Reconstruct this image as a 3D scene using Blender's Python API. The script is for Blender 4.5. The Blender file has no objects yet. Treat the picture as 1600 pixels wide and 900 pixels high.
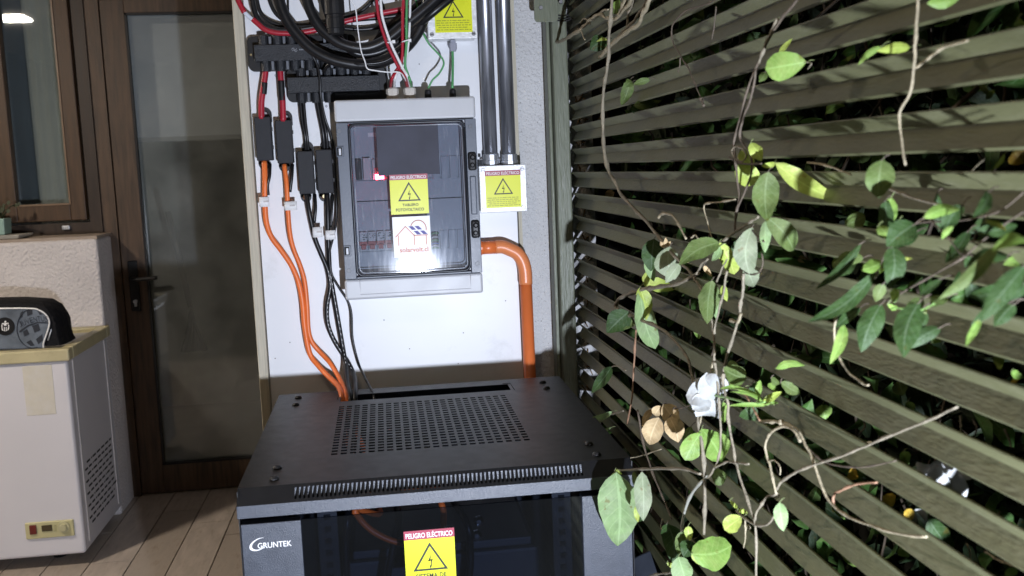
import bpy, math, random
from mathutils import Vector, Matrix
random.seed(7)
S = bpy.context.scene
COL = S.collection
# ---------------------------------------------------------------- camera
CZ = 1.45
p, r, y = math.radians(7.12), math.radians(2.26), math.radians(7.37)
FX = 1534.0
fwd = Vector((math.sin(y)*math.cos(p), math.cos(y)*math.cos(p), -math.sin(p)))
rgt0 = Vector((math.cos(y), -math.sin(y), 0)); dn0 = fwd.cross(rgt0)
RG = math.cos(r)*rgt0 + math.sin(r)*dn0
DN = -math.sin(r)*rgt0 + math.cos(r)*dn0
cd = bpy.data.cameras.new('camera'); cam = bpy.data.objects.new('camera', cd); COL.objects.link(cam)
UP = -DN; BK = -fwd
cam.matrix_world = Matrix(((RG.x, UP.x, BK.x, 0), (RG.y, UP.y, BK.y, 0), (RG.z, UP.z, BK.z, CZ), (0, 0, 0, 1)))
cd.sensor_width = 36; cd.lens = 36*FX/1600; cd.clip_start = .02; cd.clip_end = 200
cd.dof.use_dof = True; cd.dof.focus_distance = 1.95; cd.dof.aperture_fstop = 10.0
S.camera = cam
# ---------------------------------------------------------------- world (night) and exposure
W = bpy.data.worlds.new('World'); S.world = W; W.use_nodes = True
bg = W.node_tree.nodes['Background']; bg.inputs[0].default_value = (.55, .5, .42, 1); bg.inputs[1].default_value = .03
S.view_settings.view_transform = 'Standard'; S.view_settings.look = 'None'
S.view_settings.exposure = 0; S.view_settings.gamma = 1
# the hand-held white torch that lights the corner (its glare sits in the enclosure door)
ld = bpy.data.lights.new('torch_light', 'SPOT'); lo = bpy.data.objects.new('torch_light', ld); COL.objects.link(lo)
TORCH = Vector((.215, 0.0, CZ-.50))
ld.energy = 176; ld.color = (.88, .95, 1.12); ld.shadow_soft_size = .011
ld.spot_size = math.radians(112); ld.spot_blend = 1.0
lo.location = TORCH
lo.rotation_euler = (Vector((-.02, 2.2, CZ-.2))-TORCH).to_track_quat('-Z', 'Y').to_euler()

# ---------------------------------------------------------------- pixel -> place
def ray(px, py): return (px-800)/FX*RG + (py-450)/FX*DN + fwd
O = Vector((0, 0, CZ))
def PY(px, py, Y): d = ray(px, py); return O + d*(Y/d.y)
def PX(px, py, X): d = ray(px, py); return O + d*(X/d.x)
def PZ(px, py, Z): d = ray(px, py); return O + d*((Z-CZ)/d.z)

# ---------------------------------------------------------------- materials
MATS = {}
def mat(name, col, rough=.5, metal=0, var=.12, nscale=8, bump=0, bscale=60, stretch=None, emit=None, es=0,
        spec=.5, dirt=None, dscale=3, dlo=.55, dhi=.75, trans=0, grain=0):
    if name in MATS: return MATS[name]
    m = bpy.data.materials.new(name); m.use_nodes = True; MATS[name] = m
    nt = m.node_tree; N = nt.nodes; L = nt.links; b = N['Principled BSDF']
    b.inputs['Roughness'].default_value = rough; b.inputs['Metallic'].default_value = metal
    b.inputs['Specular IOR Level'].default_value = spec
    c4 = (*col, 1)
    tc = N.new('ShaderNodeNewGeometry'); vec = tc.outputs['Position']
    if stretch:
        mp = N.new('ShaderNodeMapping'); mp.inputs['Scale'].default_value = stretch; L.new(vec, mp.inputs[0]); vec = mp.outputs[0]
    n = N.new('ShaderNodeTexNoise'); n.inputs['Scale'].default_value = nscale; n.inputs['Detail'].default_value = 6
    L.new(vec, n.inputs['Vector'])
    rmp = N.new('ShaderNodeValToRGB')
    rmp.color_ramp.elements[0].position = .3; rmp.color_ramp.elements[1].position = .7
    rmp.color_ramp.elements[0].color = (*[c*(1-var) for c in col], 1)
    rmp.color_ramp.elements[1].color = (*[min(1, c*(1+var)) for c in col], 1)
    L.new(n.outputs[0], rmp.inputs[0]); out = rmp.outputs[0]
    if dirt:
        n2 = N.new('ShaderNodeTexNoise'); n2.inputs['Scale'].default_value = dscale; n2.inputs['Detail'].default_value = 8
        n2.inputs['Roughness'].default_value = .7
        L.new(tc.outputs['Position'] if not stretch else vec, n2.inputs['Vector'])
        r2 = N.new('ShaderNodeValToRGB'); r2.color_ramp.elements[0].position = dlo; r2.color_ramp.elements[1].position = dhi
        L.new(n2.outputs[0], r2.inputs[0])
        mx = N.new('ShaderNodeMix'); mx.data_type = 'RGBA'
        L.new(r2.outputs[0], mx.inputs[0]); L.new(out, mx.inputs[6]); mx.inputs[7].default_value = (*dirt, 1)
        out = mx.outputs[2]
    L.new(out, b.inputs['Base Color'])
    # gloss is never quite even
    rr = N.new('ShaderNodeMapRange'); rr.inputs[3].default_value = max(.02, rough-.08); rr.inputs[4].default_value = min(1, rough+.08)
    L.new(n.outputs[0], rr.inputs[0]); L.new(rr.outputs[0], b.inputs['Roughness'])
    if bump:
        nb = N.new('ShaderNodeTexNoise'); nb.inputs['Scale'].default_value = bscale; nb.inputs['Detail'].default_value = 5
        L.new(vec, nb.inputs['Vector'])
        bm = N.new('ShaderNodeBump'); bm.inputs['Strength'].default_value = min(1, bump); bm.inputs['Distance'].default_value = .004*max(1, bump)
        L.new(nb.outputs[0], bm.inputs['Height']); L.new(bm.outputs[0], b.inputs['Normal'])
    if trans:
        b.inputs['Transmission Weight'].default_value = trans
    if emit:
        b.inputs['Emission Color'].default_value = (*emit, 1); b.inputs['Emission Strength'].default_value = es
    return m
def glassy(name, tint, rough=.05, spec=.07, scratches=False, haze=0):
    """thin clear sheet: lets light and sight through, mirrors more at a glance"""
    if name in MATS: return MATS[name]
    m = bpy.data.materials.new(name); m.use_nodes = True; MATS[name] = m
    nt = m.node_tree; N = nt.nodes; L = nt.links; N.remove(N['Principled BSDF'])
    t = N.new('ShaderNodeBsdfTransparent'); t.inputs[0].default_value = (*tint, 1)
    g = N.new('ShaderNodeBsdfGlossy'); g.inputs['Roughness'].default_value = rough
    lw = N.new('ShaderNodeFresnel'); lw.inputs[0].default_value = 1.5
    ma = N.new('ShaderNodeMath'); ma.operation = 'MULTIPLY_ADD'; ma.inputs[1].default_value = 1.6; ma.inputs[2].default_value = spec-.05
    ma.use_clamp = True
    L.new(lw.outputs[0], ma.inputs[0])
    mx = N.new('ShaderNodeMixShader'); L.new(ma.outputs[0], mx.inputs[0]); L.new(t.outputs[0], mx.inputs[1]); L.new(g.outputs[0], mx.inputs[2])
    if scratches:
        geo = N.new('ShaderNodeNewGeometry')
        n = N.new('ShaderNodeTexNoise'); n.inputs['Scale'].default_value = 35; n.inputs['Detail'].default_value = 8
        mp = N.new('ShaderNodeMapping'); mp.inputs['Scale'].default_value = (6, 1, .7); mp.inputs['Rotation'].default_value = (0, .7, 0)
        L.new(geo.outputs['Position'], mp.inputs[0]); L.new(mp.outputs[0], n.inputs['Vector'])
        rr = N.new('ShaderNodeMapRange'); rr.inputs[1].default_value = .35; rr.inputs[2].default_value = .7
        rr.inputs[3].default_value = rough*.9; rr.inputs[4].default_value = rough*1.15
        L.new(n.outputs[0], rr.inputs[0]); L.new(rr.outputs[0], g.inputs['Roughness'])
        bm = N.new('ShaderNodeBump'); pass
        d = N.new('ShaderNodeBsdfDiffuse'); d.inputs[0].default_value = (.8, .82, .85, 1)
        r3 = N.new('ShaderNodeMapRange'); r3.inputs[1].default_value = .58; r3.inputs[2].default_value = .75; r3.inputs[3].default_value = .015; r3.inputs[4].default_value = .14
        L.new(n.outputs[0], r3.inputs[0])
        m2 = N.new('ShaderNodeMixShader'); L.new(r3.outputs[0], m2.inputs[0]); L.new(mx.outputs[0], m2.inputs[1]); L.new(d.outputs[0], m2.inputs[2]); mx = m2
    if haze:
        geo = N.new('ShaderNodeNewGeometry'); n = N.new('ShaderNodeTexNoise'); n.inputs['Scale'].default_value = 5; n.inputs['Detail'].default_value = 7
        L.new(geo.outputs['Position'], n.inputs['Vector'])
        r3 = N.new('ShaderNodeMapRange'); r3.inputs[1].default_value = .3; r3.inputs[2].default_value = .75; r3.inputs[3].default_value = haze*.55; r3.inputs[4].default_value = haze*1.5
        L.new(n.outputs[0], r3.inputs[0]); d = N.new('ShaderNodeBsdfDiffuse'); d.inputs[0].default_value = (.58, .62, .62, 1)
        m2 = N.new('ShaderNodeMixShader'); L.new(r3.outputs[0], m2.inputs[0]); L.new(mx.outputs[0], m2.inputs[1]); L.new(d.outputs[0], m2.inputs[2]); mx = m2
    L.new(mx.outputs[0], N['Material Output'].inputs[0])
    return m
def leafmat(name, col, col2, rough=.45, tr=.35, vein=.5):
    if name in MATS: return MATS[name]
    m = mat(name, col, rough, var=.25, nscale=60, bump=.25, bscale=250, spec=.3, dirt=col2, dscale=40, dlo=.45, dhi=.75)
    nt = m.node_tree; N = nt.nodes; L = nt.links; b = N['Principled BSDF']
    def math_(op, a, c=None, d=None):
        n = N.new('ShaderNodeMath'); n.operation = op
        for k_, x in enumerate((a, c, d)):
            if x is None: continue
            if isinstance(x, (int, float)): n.inputs[k_].default_value = x
            else: L.new(x, n.inputs[k_])
        return n.outputs[0]
    uv = N.new('ShaderNodeUVMap'); uv.uv_map = 'UVMap'; sp = N.new('ShaderNodeSeparateXYZ'); L.new(uv.outputs[0], sp.inputs[0])
    au = math_('ABSOLUTE', math_('SUBTRACT', sp.outputs[0], .5))          # 0 at midrib, .5 at the edge
    mid = math_('LESS_THAN', au, .035)
    sv = math_('FRACT', math_('SUBTRACT', math_('MULTIPLY', sp.outputs[1], 7.0), math_('MULTIPLY', au, 3.2)))
    side = math_('MULTIPLY', math_('LESS_THAN', sv, .13), .45)
    vn = math_('MULTIPLY', math_('MAXIMUM', mid, side), vein)
    base = b.inputs['Base Color'].links[0].from_socket
    mx = N.new('ShaderNodeMix'); mx.data_type = 'RGBA'; L.new(vn, mx.inputs[0]); L.new(base, mx.inputs[6])
    mx.inputs[7].default_value = (*[min(.8, c*1.5+.08) for c in col], 1)
    geo = N.new('ShaderNodeNewGeometry')
    ns = N.new('ShaderNodeTexNoise'); ns.inputs['Scale'].default_value = 90; ns.inputs['Detail'].default_value = 3; L.new(geo.outputs['Position'], ns.inputs['Vector'])
    sr = N.new('ShaderNodeMapRange'); sr.inputs[1].default_value = .66; sr.inputs[2].default_value = .72; L.new(ns.outputs[0], sr.inputs[0])
    m3 = N.new('ShaderNodeMix'); m3.data_type = 'RGBA'; L.new(math_('MULTIPLY', sr.outputs[0], .7), m3.inputs[0]); L.new(mx.outputs[2], m3.inputs[6]); m3.inputs[7].default_value = (col[0]*.6+.05, col[1]*.4+.03, col[2]*.4, 1)
    L.new(m3.outputs[2], b.inputs['Base Color'])
    t = N.new('ShaderNodeBsdfTranslucent'); L.new(m3.outputs[2], t.inputs[0])
    ms = N.new('ShaderNodeMixShader'); ms.inputs[0].default_value = tr
    L.new(b.outputs[0], ms.inputs[1]); L.new(t.outputs[0], ms.inputs[2]); L.new(ms.outputs[0], N['Material Output'].inputs[0])
    return m

def stucco(name, col, fleck, bump=.9, scale=110, fl=(.62, .66)):
    m = mat(name, col, .9, var=.08, nscale=5, bump=bump, bscale=scale, dirt=fleck, dscale=230, dlo=fl[0], dhi=fl[1], spec=.2)
    return m

M_white = mat('white_melamine', (.72, .73, .75), .38, var=.02, nscale=3, dirt=(.52, .52, .51), dscale=7, dlo=.6, dhi=.85)
M_batten = mat('pale_wood', (.47, .43, .33), .6, var=.15, nscale=6, stretch=(40, 40, 2), bump=.2, bscale=10)
M_pil = stucco('rough_render', (.62, .62, .62), (.2, .19, .17), 1.6, 150, (.60, .66))
M_half = stucco('pinkish_render', (.70, .66, .65), (.6, .56, .54), 2.6, 80, (.5, .7))
M_door = mat('dark_door_wood', (.080, .048, .027), .5, var=.4, nscale=5, stretch=(14, 14, 1.2), bump=.12, bscale=20)
M_winw = mat('brown_window_wood', (.075, .040, .018), .5, var=.3, nscale=5, stretch=(12, 12, 1.2), bump=.12, bscale=20)
M_grp = mat('grey_enclosure_plastic', (.50, .51, .53), .42, var=.03, nscale=20)
M_grd = mat('blue_grey_plastic', (.095, .11, .14), .4, var=.06, nscale=30, bump=.05, bscale=200)
M_grl = mat('inner_plate_grey', (.42, .44, .48), .45, var=.06, nscale=14)
M_blk = mat('black_plastic', (.012, .012, .013), .42, var=.2, nscale=30, spec=.35)
M_fuse = mat('fuse_holder_plastic', (.026, .027, .031), .65, var=.15, nscale=60, bump=.1, bscale=400, spec=.3)
M_bus = mat('textured_black_plastic', (.020, .022, .026), .42, var=.2, nscale=60, bump=.45, bscale=500, spec=.4)
M_cab = mat('black_cable_sheath', (.010, .010, .011), .36, var=.2, nscale=40, spec=.4)
M_orc = mat('orange_cable_sheath', (.78, .17, .035), .42, var=.08, nscale=30)
M_red = mat('red_sheath', (.36, .014, .03), .4, var=.1, nscale=30)
M_wht = mat('white_sheath', (.8, .8, .8), .4, var=.05)
M_grn = mat('green_sheath', (.09, .33, .12), .4, var=.1, nscale=60)
M_pvc = mat('orange_conduit_plastic', (.72, .17, .045), .32, var=.06, nscale=9)
M_pvc2 = mat('pale_orange_conduit_plastic', (.74, .24, .09), .32, var=.06, nscale=9)
M_galv = mat('galvanised_steel', (.6, .62, .66), .4, .8, var=.3, nscale=60, stretch=(3, 3, .4))
M_cond = mat('steel_conduit', (.38, .39, .43), .36, .85, var=.45, nscale=20, stretch=(6, 6, .5), bump=.05)  # upright colour streaks stand in for reflected dark bands and highlights
M_box = mat('cast_aluminium_box', (.72, .73, .74), .45, .3, var=.12, nscale=90, bump=.2, bscale=300)
M_scr = mat('screw_steel', (.4, .4, .42), .35, 1)
M_yel = mat('sticker_yellow', (.72, .76, .01), .4, var=.02)
M_mar = mat('sticker_maroon', (.32, .03, .06), .4, var=.05)
M_ink = mat('black_ink', (.012, .014, .012), .5, var=.02)
M_ink2 = mat('olive_fine_print', (.12, .13, .02), .5, var=.02)
M_wink = mat('white_ink', (.85, .85, .85), .5, var=.02)
M_stw = mat('white_sticker', (.8, .8, .8), .4, var=.02)
M_soro = mat('orange_print', (.65, .18, .09), .5, var=.02)
M_sorp = mat('purple_print', (.06, .05, .28), .5, var=.02)
M_rack = mat('rack_black_paint', (.007, .0075, .009), .42, var=.1, nscale=50, bump=.15, bscale=700, spec=.42, dirt=(.018, .018, .017), dscale=22, dlo=.5, dhi=.85)
M_rack_lit = mat('rack_paint_torchlit', (.047, .054, .07), .38, var=.1, nscale=60, bump=.2, bscale=700, spec=.6)  # same rack paint, made paler and bluer for torch sheen on upright faces
M_rackin = mat('rack_inner_paint', (.018, .019, .022), .5, var=.1)
M_batt = mat('battery_case', (.05, .056, .07), .5, var=.1)
M_slat = mat('olive_slat_paint', (.090, .092, .044), .46, var=.16, nscale=14, stretch=(2, .4, 2), bump=.25, bscale=200, dirt=(.135, .136, .08), dscale=40, dlo=.48, dhi=.80, spec=.55)
M_post = mat('olive_post_paint', (.15, .165, .115), .45, var=.12, nscale=10, stretch=(30, 30, 3), bump=.5, bscale=8, dirt=(.3, .31, .25), dscale=6, dlo=.6, dhi=.7)
M_stem = mat('bark_stem', (.20, .175, .125), .7, var=.3, nscale=90, bump=.5, bscale=300)
M_stemd = mat('dark_stem', (.09, .07, .05), .7, var=.3, nscale=90, bump=.4, bscale=300)
M_stemp = mat('pale_stem', (.29, .25, .165), .65, var=.25, nscale=90, bump=.4, bscale=300)
M_stemr = mat('reddish_stem', (.26, .15, .09), .65, var=.25, nscale=90, bump=.4, bscale=300)
M_tile = mat('plank_tile', (.40, .345, .295), .5, var=.14, nscale=7, stretch=(5, 1, 1), dirt=(.24, .19, .145), dscale=7, dlo=.5, dhi=.75, bump=.06)
M_tile2 = mat('plank_tile_light', (.45, .39, .34), .5, var=.14, nscale=7, stretch=(5, 1, 1), dirt=(.26, .21, .16), dscale=8, dlo=.52, dhi=.78, bump=.06)
M_grout = mat('grout', (.05, .042, .032), .9)
M_frz = mat('freezer_enamel', (.64, .63, .66), .38, var=.03, nscale=3, dirt=(.45, .42, .41), dscale=7, dlo=.62, dhi=.9, bump=.02)
M_rim = mat('cream_rim_plastic', (.50, .45, .27), .45, var=.08, nscale=12, dirt=(.35, .3, .18), dscale=9, dlo=.55, dhi=.8)
M_dark = mat('dark_recess', (.006, .006, .007), .9, var=0)

def M_leafs():
    return dict(
        lg=leafmat('leaf_light_green', (.20, .34, .07), (.33, .43, .13)),
        yg=leafmat('leaf_yellow_green', (.36, .46, .09), (.5, .54, .16)),
        pg=leafmat('leaf_pale_underside', (.25, .37, .16), (.34, .43, .24), .6),
        gg=leafmat('leaf_greyish_underside', (.26, .31, .19), (.36, .38, .28), .65),
        mg=leafmat('leaf_mid_green', (.10, .15, .04), (.17, .21, .08), .6),
        dg=leafmat('leaf_dark_green_shaded', (.024, .055, .012), (.04, .075, .02), .6, .15),  # green darkened to hold the shade of leaves turned from the torch
        dd=leafmat('leaf_dead_tan', (.50, .38, .21), (.36, .24, .12), .7, .2),
        ye=leafmat('leaf_yellow', (.62, .42, .06), (.5, .28, .05)),
        wh=leafmat('petal_white', (.46, .47, .46), (.40, .42, .38), .6, .25, vein=.0))
LM = M_leafs()

# ---------------------------------------------------------------- mesh builder
WL = {}
class MB:
    def __init__(s): s.v = []; s.f = []; s.sm = []
    def add(s, vs, fs, smooth=False):
        b = len(s.v); s.v += [Vector(v) for v in vs]
        for f in fs: s.f.append([i+b for i in f]); s.sm.append(smooth)
        return s
    def box(s, x0, x1, y0, y1, z0, z1):
        vs = [(x, yy, z) for x in (x0, x1) for yy in (y0, y1) for z in (z0, z1)]
        return s.add(vs, [(0, 1, 3, 2), (4, 6, 7, 5), (0, 4, 5, 1), (2, 3, 7, 6), (0, 2, 6, 4), (1, 5, 7, 3)])
    def hexa(s, q0, q1):
        """two quads (4 pts each), joined"""
        return s.add(list(q0)+list(q1), [(3, 2, 1, 0), (4, 5, 6, 7), (0, 1, 5, 4), (1, 2, 6, 5), (2, 3, 7, 6), (3, 0, 4, 7)])
    def prism(s, pts, off):
        """planar polygon (world pts) pushed by vector off"""
        n = len(pts); pts = [Vector(q) for q in pts]; off = Vector(off)
        return s.add(pts+[q+off for q in pts], [list(range(n))[::-1], list(range(n, 2*n))] + [(i, (i+1) % n, n+(i+1) % n, n+i) for i in range(n)])
    def tube(s, pts, rad, n=8, spline=True, caps=True, sub=5):
        pts = [Vector(q) for q in pts]
        R = rad if isinstance(rad, (list, tuple)) else [rad]*len(pts)
        if spline and len(pts) > 2:
            P = [pts[0]*2-pts[1]]+pts+[pts[-1]*2-pts[-2]]; out = []; rr = []
            for i in range(1, len(P)-2):
                for k in range(sub):
                    t = k/sub; a, b, c, d = P[i-1:i+3]
                    out.append(.5*((2*b)+(c-a)*t+(2*a-5*b+4*c-d)*t*t+(3*b-a-3*c+d)*t**3))
                    rr.append(R[i-1]*(1-t)+R[i]*t)
            out.append(pts[-1]); rr.append(R[-1]); pts = out; R = rr
        ring = []; prev = None; vs = []
        for i, q in enumerate(pts):
            t = (pts[min(i+1, len(pts)-1)]-pts[max(i-1, 0)]);
            if t.length < 1e-9: t = Vector((0, 0, 1))
            t.normalize()
            if prev is None:
                u = t.orthogonal().normalized()
            else:
                u = prev-t*prev.dot(t)
                u = u.normalized() if u.length > 1e-6 else t.orthogonal().normalized()
            prev = u; w = t.cross(u)
            vs += [q+(u*math.cos(2*math.pi*k/n)+w*math.sin(2*math.pi*k/n))*R[i] for k in range(n)]
        fs = [(i*n+k, i*n+(k+1) % n, (i+1)*n+(k+1) % n, (i+1)*n+k) for i in range(len(pts)-1) for k in range(n)]
        s.add(vs, fs, True)
        if caps:
            b = len(s.v)-len(vs)
            s.f.append([b+k for k in range(n)][::-1]); s.sm.append(False)
            s.f.append([b+(len(pts)-1)*n+k for k in range(n)]); s.sm.append(False)
        return s
    def cyl(s, a, b, rad, n=16, r2=None):
        return s.tube([a, b], [rad, rad if r2 is None else r2], n, False)
    def lathe(s, base, axis, prof, n=18):
        """prof = [(dist along axis, radius)]"""
        axis = Vector(axis).normalized(); pts = [Vector(base)+axis*h for h, _ in prof]
        u = axis.orthogonal().normalized(); w = axis.cross(u); vs = []
        for q, (h, rr) in zip(pts, prof): vs += [q+(u*math.cos(2*math.pi*k/n)+w*math.sin(2*math.pi*k/n))*max(rr, 1e-5) for k in range(n)]
        fs = [(i*n+k, i*n+(k+1) % n, (i+1)*n+(k+1) % n, (i+1)*n+k) for i in range(len(prof)-1) for k in range(n)]
        s.add(vs, fs, False)
        b = len(s.v)-len(vs); s.f.append([b+k for k in range(n)][::-1]); s.sm.append(False)
        s.f.append([b+(len(prof)-1)*n+k for k in range(n)]); s.sm.append(False)
        return s
    def build(s, name, m, parent=None, origin=None, bevel=0, seg=2, smooth=None, solid=0):
        me = bpy.data.meshes.new(name)
        xs = [v.x for v in s.v]; ys = [v.y for v in s.v]; zs = [v.z for v in s.v]
        if origin is None:
            origin = Vector(((min(xs)+max(xs))/2, (min(ys)+max(ys))/2, (min(zs) if parent is None else (min(zs)+max(zs))/2)))
        origin = Vector(origin)
        me.from_pydata([v-origin for v in s.v], [], s.f); me.materials.append(m)
        for pl, sm in zip(me.polygons, s.sm): pl.use_smooth = sm if smooth is None else smooth
        if getattr(s, 'uv', None) and len(s.uv) == len(s.v):
            ul = me.uv_layers.new(name='UVMap')
            for lp in me.loops: ul.data[lp.index].uv = s.uv[lp.vertex_index]
        me.validate(); me.update()
        o = bpy.data.objects.new(name, me); COL.objects.link(o)
        if parent is not None:
            o.parent = parent; o.location = origin-WL[parent.name]
        else: o.location = origin
        WL[o.name] = origin
        if solid:
            sd = o.modifiers.new('solid', 'SOLIDIFY'); sd.thickness = solid; sd.offset = -1
        if bevel:
            bv = o.modifiers.new('bevel', 'BEVEL'); bv.width = bevel; bv.segments = seg; bv.limit_method = 'ANGLE'; bv.angle_limit = math.radians(40)
        return o
def tag(o, label=None, cat=None, group=None, kind=None):
    if label: o['label'] = label
    if cat: o['category'] = cat
    if group: o['group'] = group
    if kind: o['kind'] = kind
    return o
def thing(name, loc, label, cat, group=None):
    o = bpy.data.objects.new(name, None); COL.objects.link(o); o.location = loc; o.empty_display_size = .05
    WL[o.name] = Vector(loc); return tag(o, label, cat, group)
def BX(name, m, parent, *d, bevel=0, **k): return MB().box(*d).build(name, m, parent, bevel=bevel, **k)
def text(s, m, parent, origin, u, v, w, h, name='lettering', ext=.0002, bold=0):
    """lettering filling w x h from its lower left corner origin, along u and v"""
    c = bpy.data.curves.new('t', 'FONT'); c.body = s; c.extrude = 0; c.offset = bold; c.resolution_u = 3
    t = bpy.data.objects.new('t', c); COL.objects.link(t)
    dg = bpy.context.evaluated_depsgraph_get(); me = bpy.data.meshes.new_from_object(t.evaluated_get(dg))
    vs = [q.co.copy() for q in me.vertices]; fs = [list(f.vertices) for f in me.polygons]
    bpy.data.objects.remove(t); bpy.data.curves.remove(c); bpy.data.meshes.remove(me)
    x0 = min(q.x for q in vs); x1 = max(q.x for q in vs); y0 = min(q.y for q in vs); y1 = max(q.y for q in vs)
    u = Vector(u).normalized(); v = Vector(v).normalized(); nn = u.cross(v)
    mb = MB(); mb.add([Vector(origin)+u*((q.x-x0)/(x1-x0)*w)+v*((q.y-y0)/(y1-y0)*h)+nn*ext for q in vs], fs)
    return mb.build(name, m, parent)

# ================================================================ GROUND AND ROOM
FL = 0.0
fb = MB().box(-3.2, .6, -2.5, 4.9, -.06, -.006).build('floor', M_grout); tag(fb, kind='structure')
TW, TL_ = .158, .9
offs = [0.55, .33, .73, .05, .38, .62, .17, .8, .45]
random.seed(3)
tme = {}
xc = -.865
k0 = -14
for k in range(k0, 9):
    x0 = xc+k*TW
    st = {-2: 3.79, -1: 4.33, 0: 4.15, 1: 3.98}.get(k, 3.6+random.random()*.9)
    yy = st-TL_*6
    while yy < 4.62:
        a = max(yy, 1.2); b = min(yy+TL_, 4.66)
        if b-a > .03 and b > 1.2:
            key = (round(b-a, 3), random.random() < .5)
            if key in tme:
                t = bpy.data.objects.new('tile', tme[key]); COL.objects.link(t); t.parent = fb; t.location = Vector((x0+TW/2, (a+b)/2, -.003))-WL[fb.name]
            else:
                t = MB().box(x0+.0025, x0+TW-.0025, a+.0022, b-.0022, -.006, 0).build('tile', M_tile2 if key[1] else M_tile, fb, origin=(x0+TW/2, (a+b)/2, -.003))
                tme[key] = t.data
            t.location.z += random.uniform(-.0005, .0005)
        yy += TL_
gb = MB().box(.6, 6, -3, 8, -.15, -.05).build('soil', mat('dark_soil', (.03, .022, .014), .95, var=.4, nscale=20, bump=1, bscale=60)); tag(gb, kind='structure')
ce = MB().box(-3.2, .5, -1.5, 4.66, 2.62, 2.7).build('ceiling', mat('ceiling_paint', (.6, .56, .5), .8)); tag(ce, kind='structure')
M_hw = mat('house_render', (.5, .46, .42), .9, bump=.6, bscale=100)
hw = thing('house_wall', (-1.3, 4.7, 0), 'pale rendered house wall around the brown door and window', 'wall')
BX('wall_panel', M_hw, hw, -.30, .9, 4.62, 4.8, 0, 2.62)
BX('wall_panel', M_hw, hw, -1.24, -.30, 4.62, 4.8, 2.32, 2.62)
BX('wall_panel', M_hw, hw, -3.2, -2.6, 4.62, 4.8, 0, 2.32)
BX('wall_panel', M_hw, hw, -2.6, -1.24, 4.62, 4.8, 0, 1.22)
iw = MB().box(-3.2, .9, 6.4, 6.5, 0, 2.7).build('inner_room_wall', mat('inner_wall_paint', (.7, .7, .62), .8)); tag(iw, kind='structure')
ifl = MB().box(-3.2, .9, 4.8, 6.4, -.06, .0).build('inner_room_floor', mat('inner_floor', (.3, .29, .25), .5)); tag(ifl, kind='structure')

# ceiling lamp (outside the frame, mirrored in the window)
LX, LY, LZ = -2.24, 2.49, 2.49
lampR = thing('ceiling_lamp', (LX, LY, LZ), 'warm square ceiling lamp over the patio, mirrored in the window pane', 'lamp')
BX('housing', mat('lamp_housing', (.7, .7, .68), .5), lampR, LX-.12, LX+.12, LY-.12, LY+.12, LZ+.005, 2.62, bevel=.004)
BX('diffuser', mat('lamp_diffuser', (.9, .85, .7), .5, emit=(1, .87, .73), es=430), lampR, LX-.095, LX+.095, LY-.095, LY+.095, LZ-.01, LZ+.004)

LX2, LY2 = -.35, .1
assumed_lamp = thing('ceiling_lamp', (LX2, LY2, LZ), 'assumed second ceiling lamp, warm and dimmer, added above the camera for fill light on the board', 'lamp')  # unseen lamp, assumed from the warm shade on the board and added as fill
BX('housing', MATS['lamp_housing'], assumed_lamp, LX2-.12, LX2+.12, LY2-.12, LY2+.12, LZ+.005, 2.62, bevel=.004)
BX('diffuser', mat('assumed_lamp_diffuser', (.9, .85, .7), .5, emit=(1, .76, .5), es=48), assumed_lamp, LX2-.095, LX2+.095, LY2-.095, LY2+.095, LZ-.01, LZ+.004)

# ---------------------------------------------------------------- half wall
hwall = thing('half_wall', (-1.9, 4.45, 0), 'low wall of rough pinkish white render behind the freezer, under the window', 'wall')
zt = CZ-.227
MB().box(-3.0, -1.197, 4.335, 4.56, 0, zt-.012).build('wall_body', M_half, hwall, bevel=.012, seg=3)
M_sill = mat('sill_cement', (.38, .31, .25), .9, bump=.5)
BX('sill', M_sill, hwall, -3.0, -1.200, 4.35, 4.615, zt-.0118, zt)

# ---------------------------------------------------------------- window
win = thing('window', (-1.7, 4.6, zt), 'brown wooden window with one grey pane above the low wall', 'window')
f = MB(); f.box(-1.283, -1.232, 4.57, 4.64, zt+.002, 2.6).box(-2.6, -1.283, 4.57, 4.64, zt+.002, zt+.05).box(-2.6, -1.283, 4.57, 4.64, 2.55, 2.6).box(-2.6, -2.53, 4.57, 4.64, zt+.05, 2.55)
f.build('frame', mat('window_frame_wood', (.034, .02, .012), .5, var=.3, nscale=5, stretch=(12, 12, 1.2)), win)
xl = PY(27, 320, 4.56).x; xr = PY(110, 318, 4.56).x; zb = PY(70, 319, 4.56).z
s = MB()
s.box(xr, -1.29, 4.55, 4.6, zb-.076, 2.54).box(xl, xr, 4.55, 4.6, zb-.076, zb).box(xl, xr, 4.55, 4.6, 2.46, 2.54).box(xl-.16, xl, 4.55, 4.6, zb-.076, 2.54)
s.build('sash', M_winw, win, bevel=.004)
s = MB(); s.box(xr-.001, xr+.006, 4.545, 4.556, zb-.006, 2.46).box(xl, xr, 4.545, 4.556, zb-.007, zb+.001)
s.build('glazing_bead', mat('bead_wood', (.2, .13, .08), .4), win)
BX('pane', glassy('window_glass', (.75, .78, .78), .02, .06), win, xl, xr, 4.585, 4.589, zb, 2.46)
BX('latch', M_galv, win, PY(96, 356, 4.55).x, PY(108, 356, 4.55).x, 4.553, 4.572, PY(100, 359, 4.55).z, PY(100, 353, 4.55).z, bevel=.002)
cu = thing('curtain', (-1.5, 4.72, 1.3), 'plain grey curtain hanging behind the window pane', 'curtain')
xm = PY(66, 300, 4.72).x
c = MB(); n = 24; vs = []
for i in range(n+1):
    x = xm-.012+(-1.30-xm+.012)*i/n
    for z in (1.2, 2.55): vs.append((x, 4.715+.004*math.sin(i*1.3), z))
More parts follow.
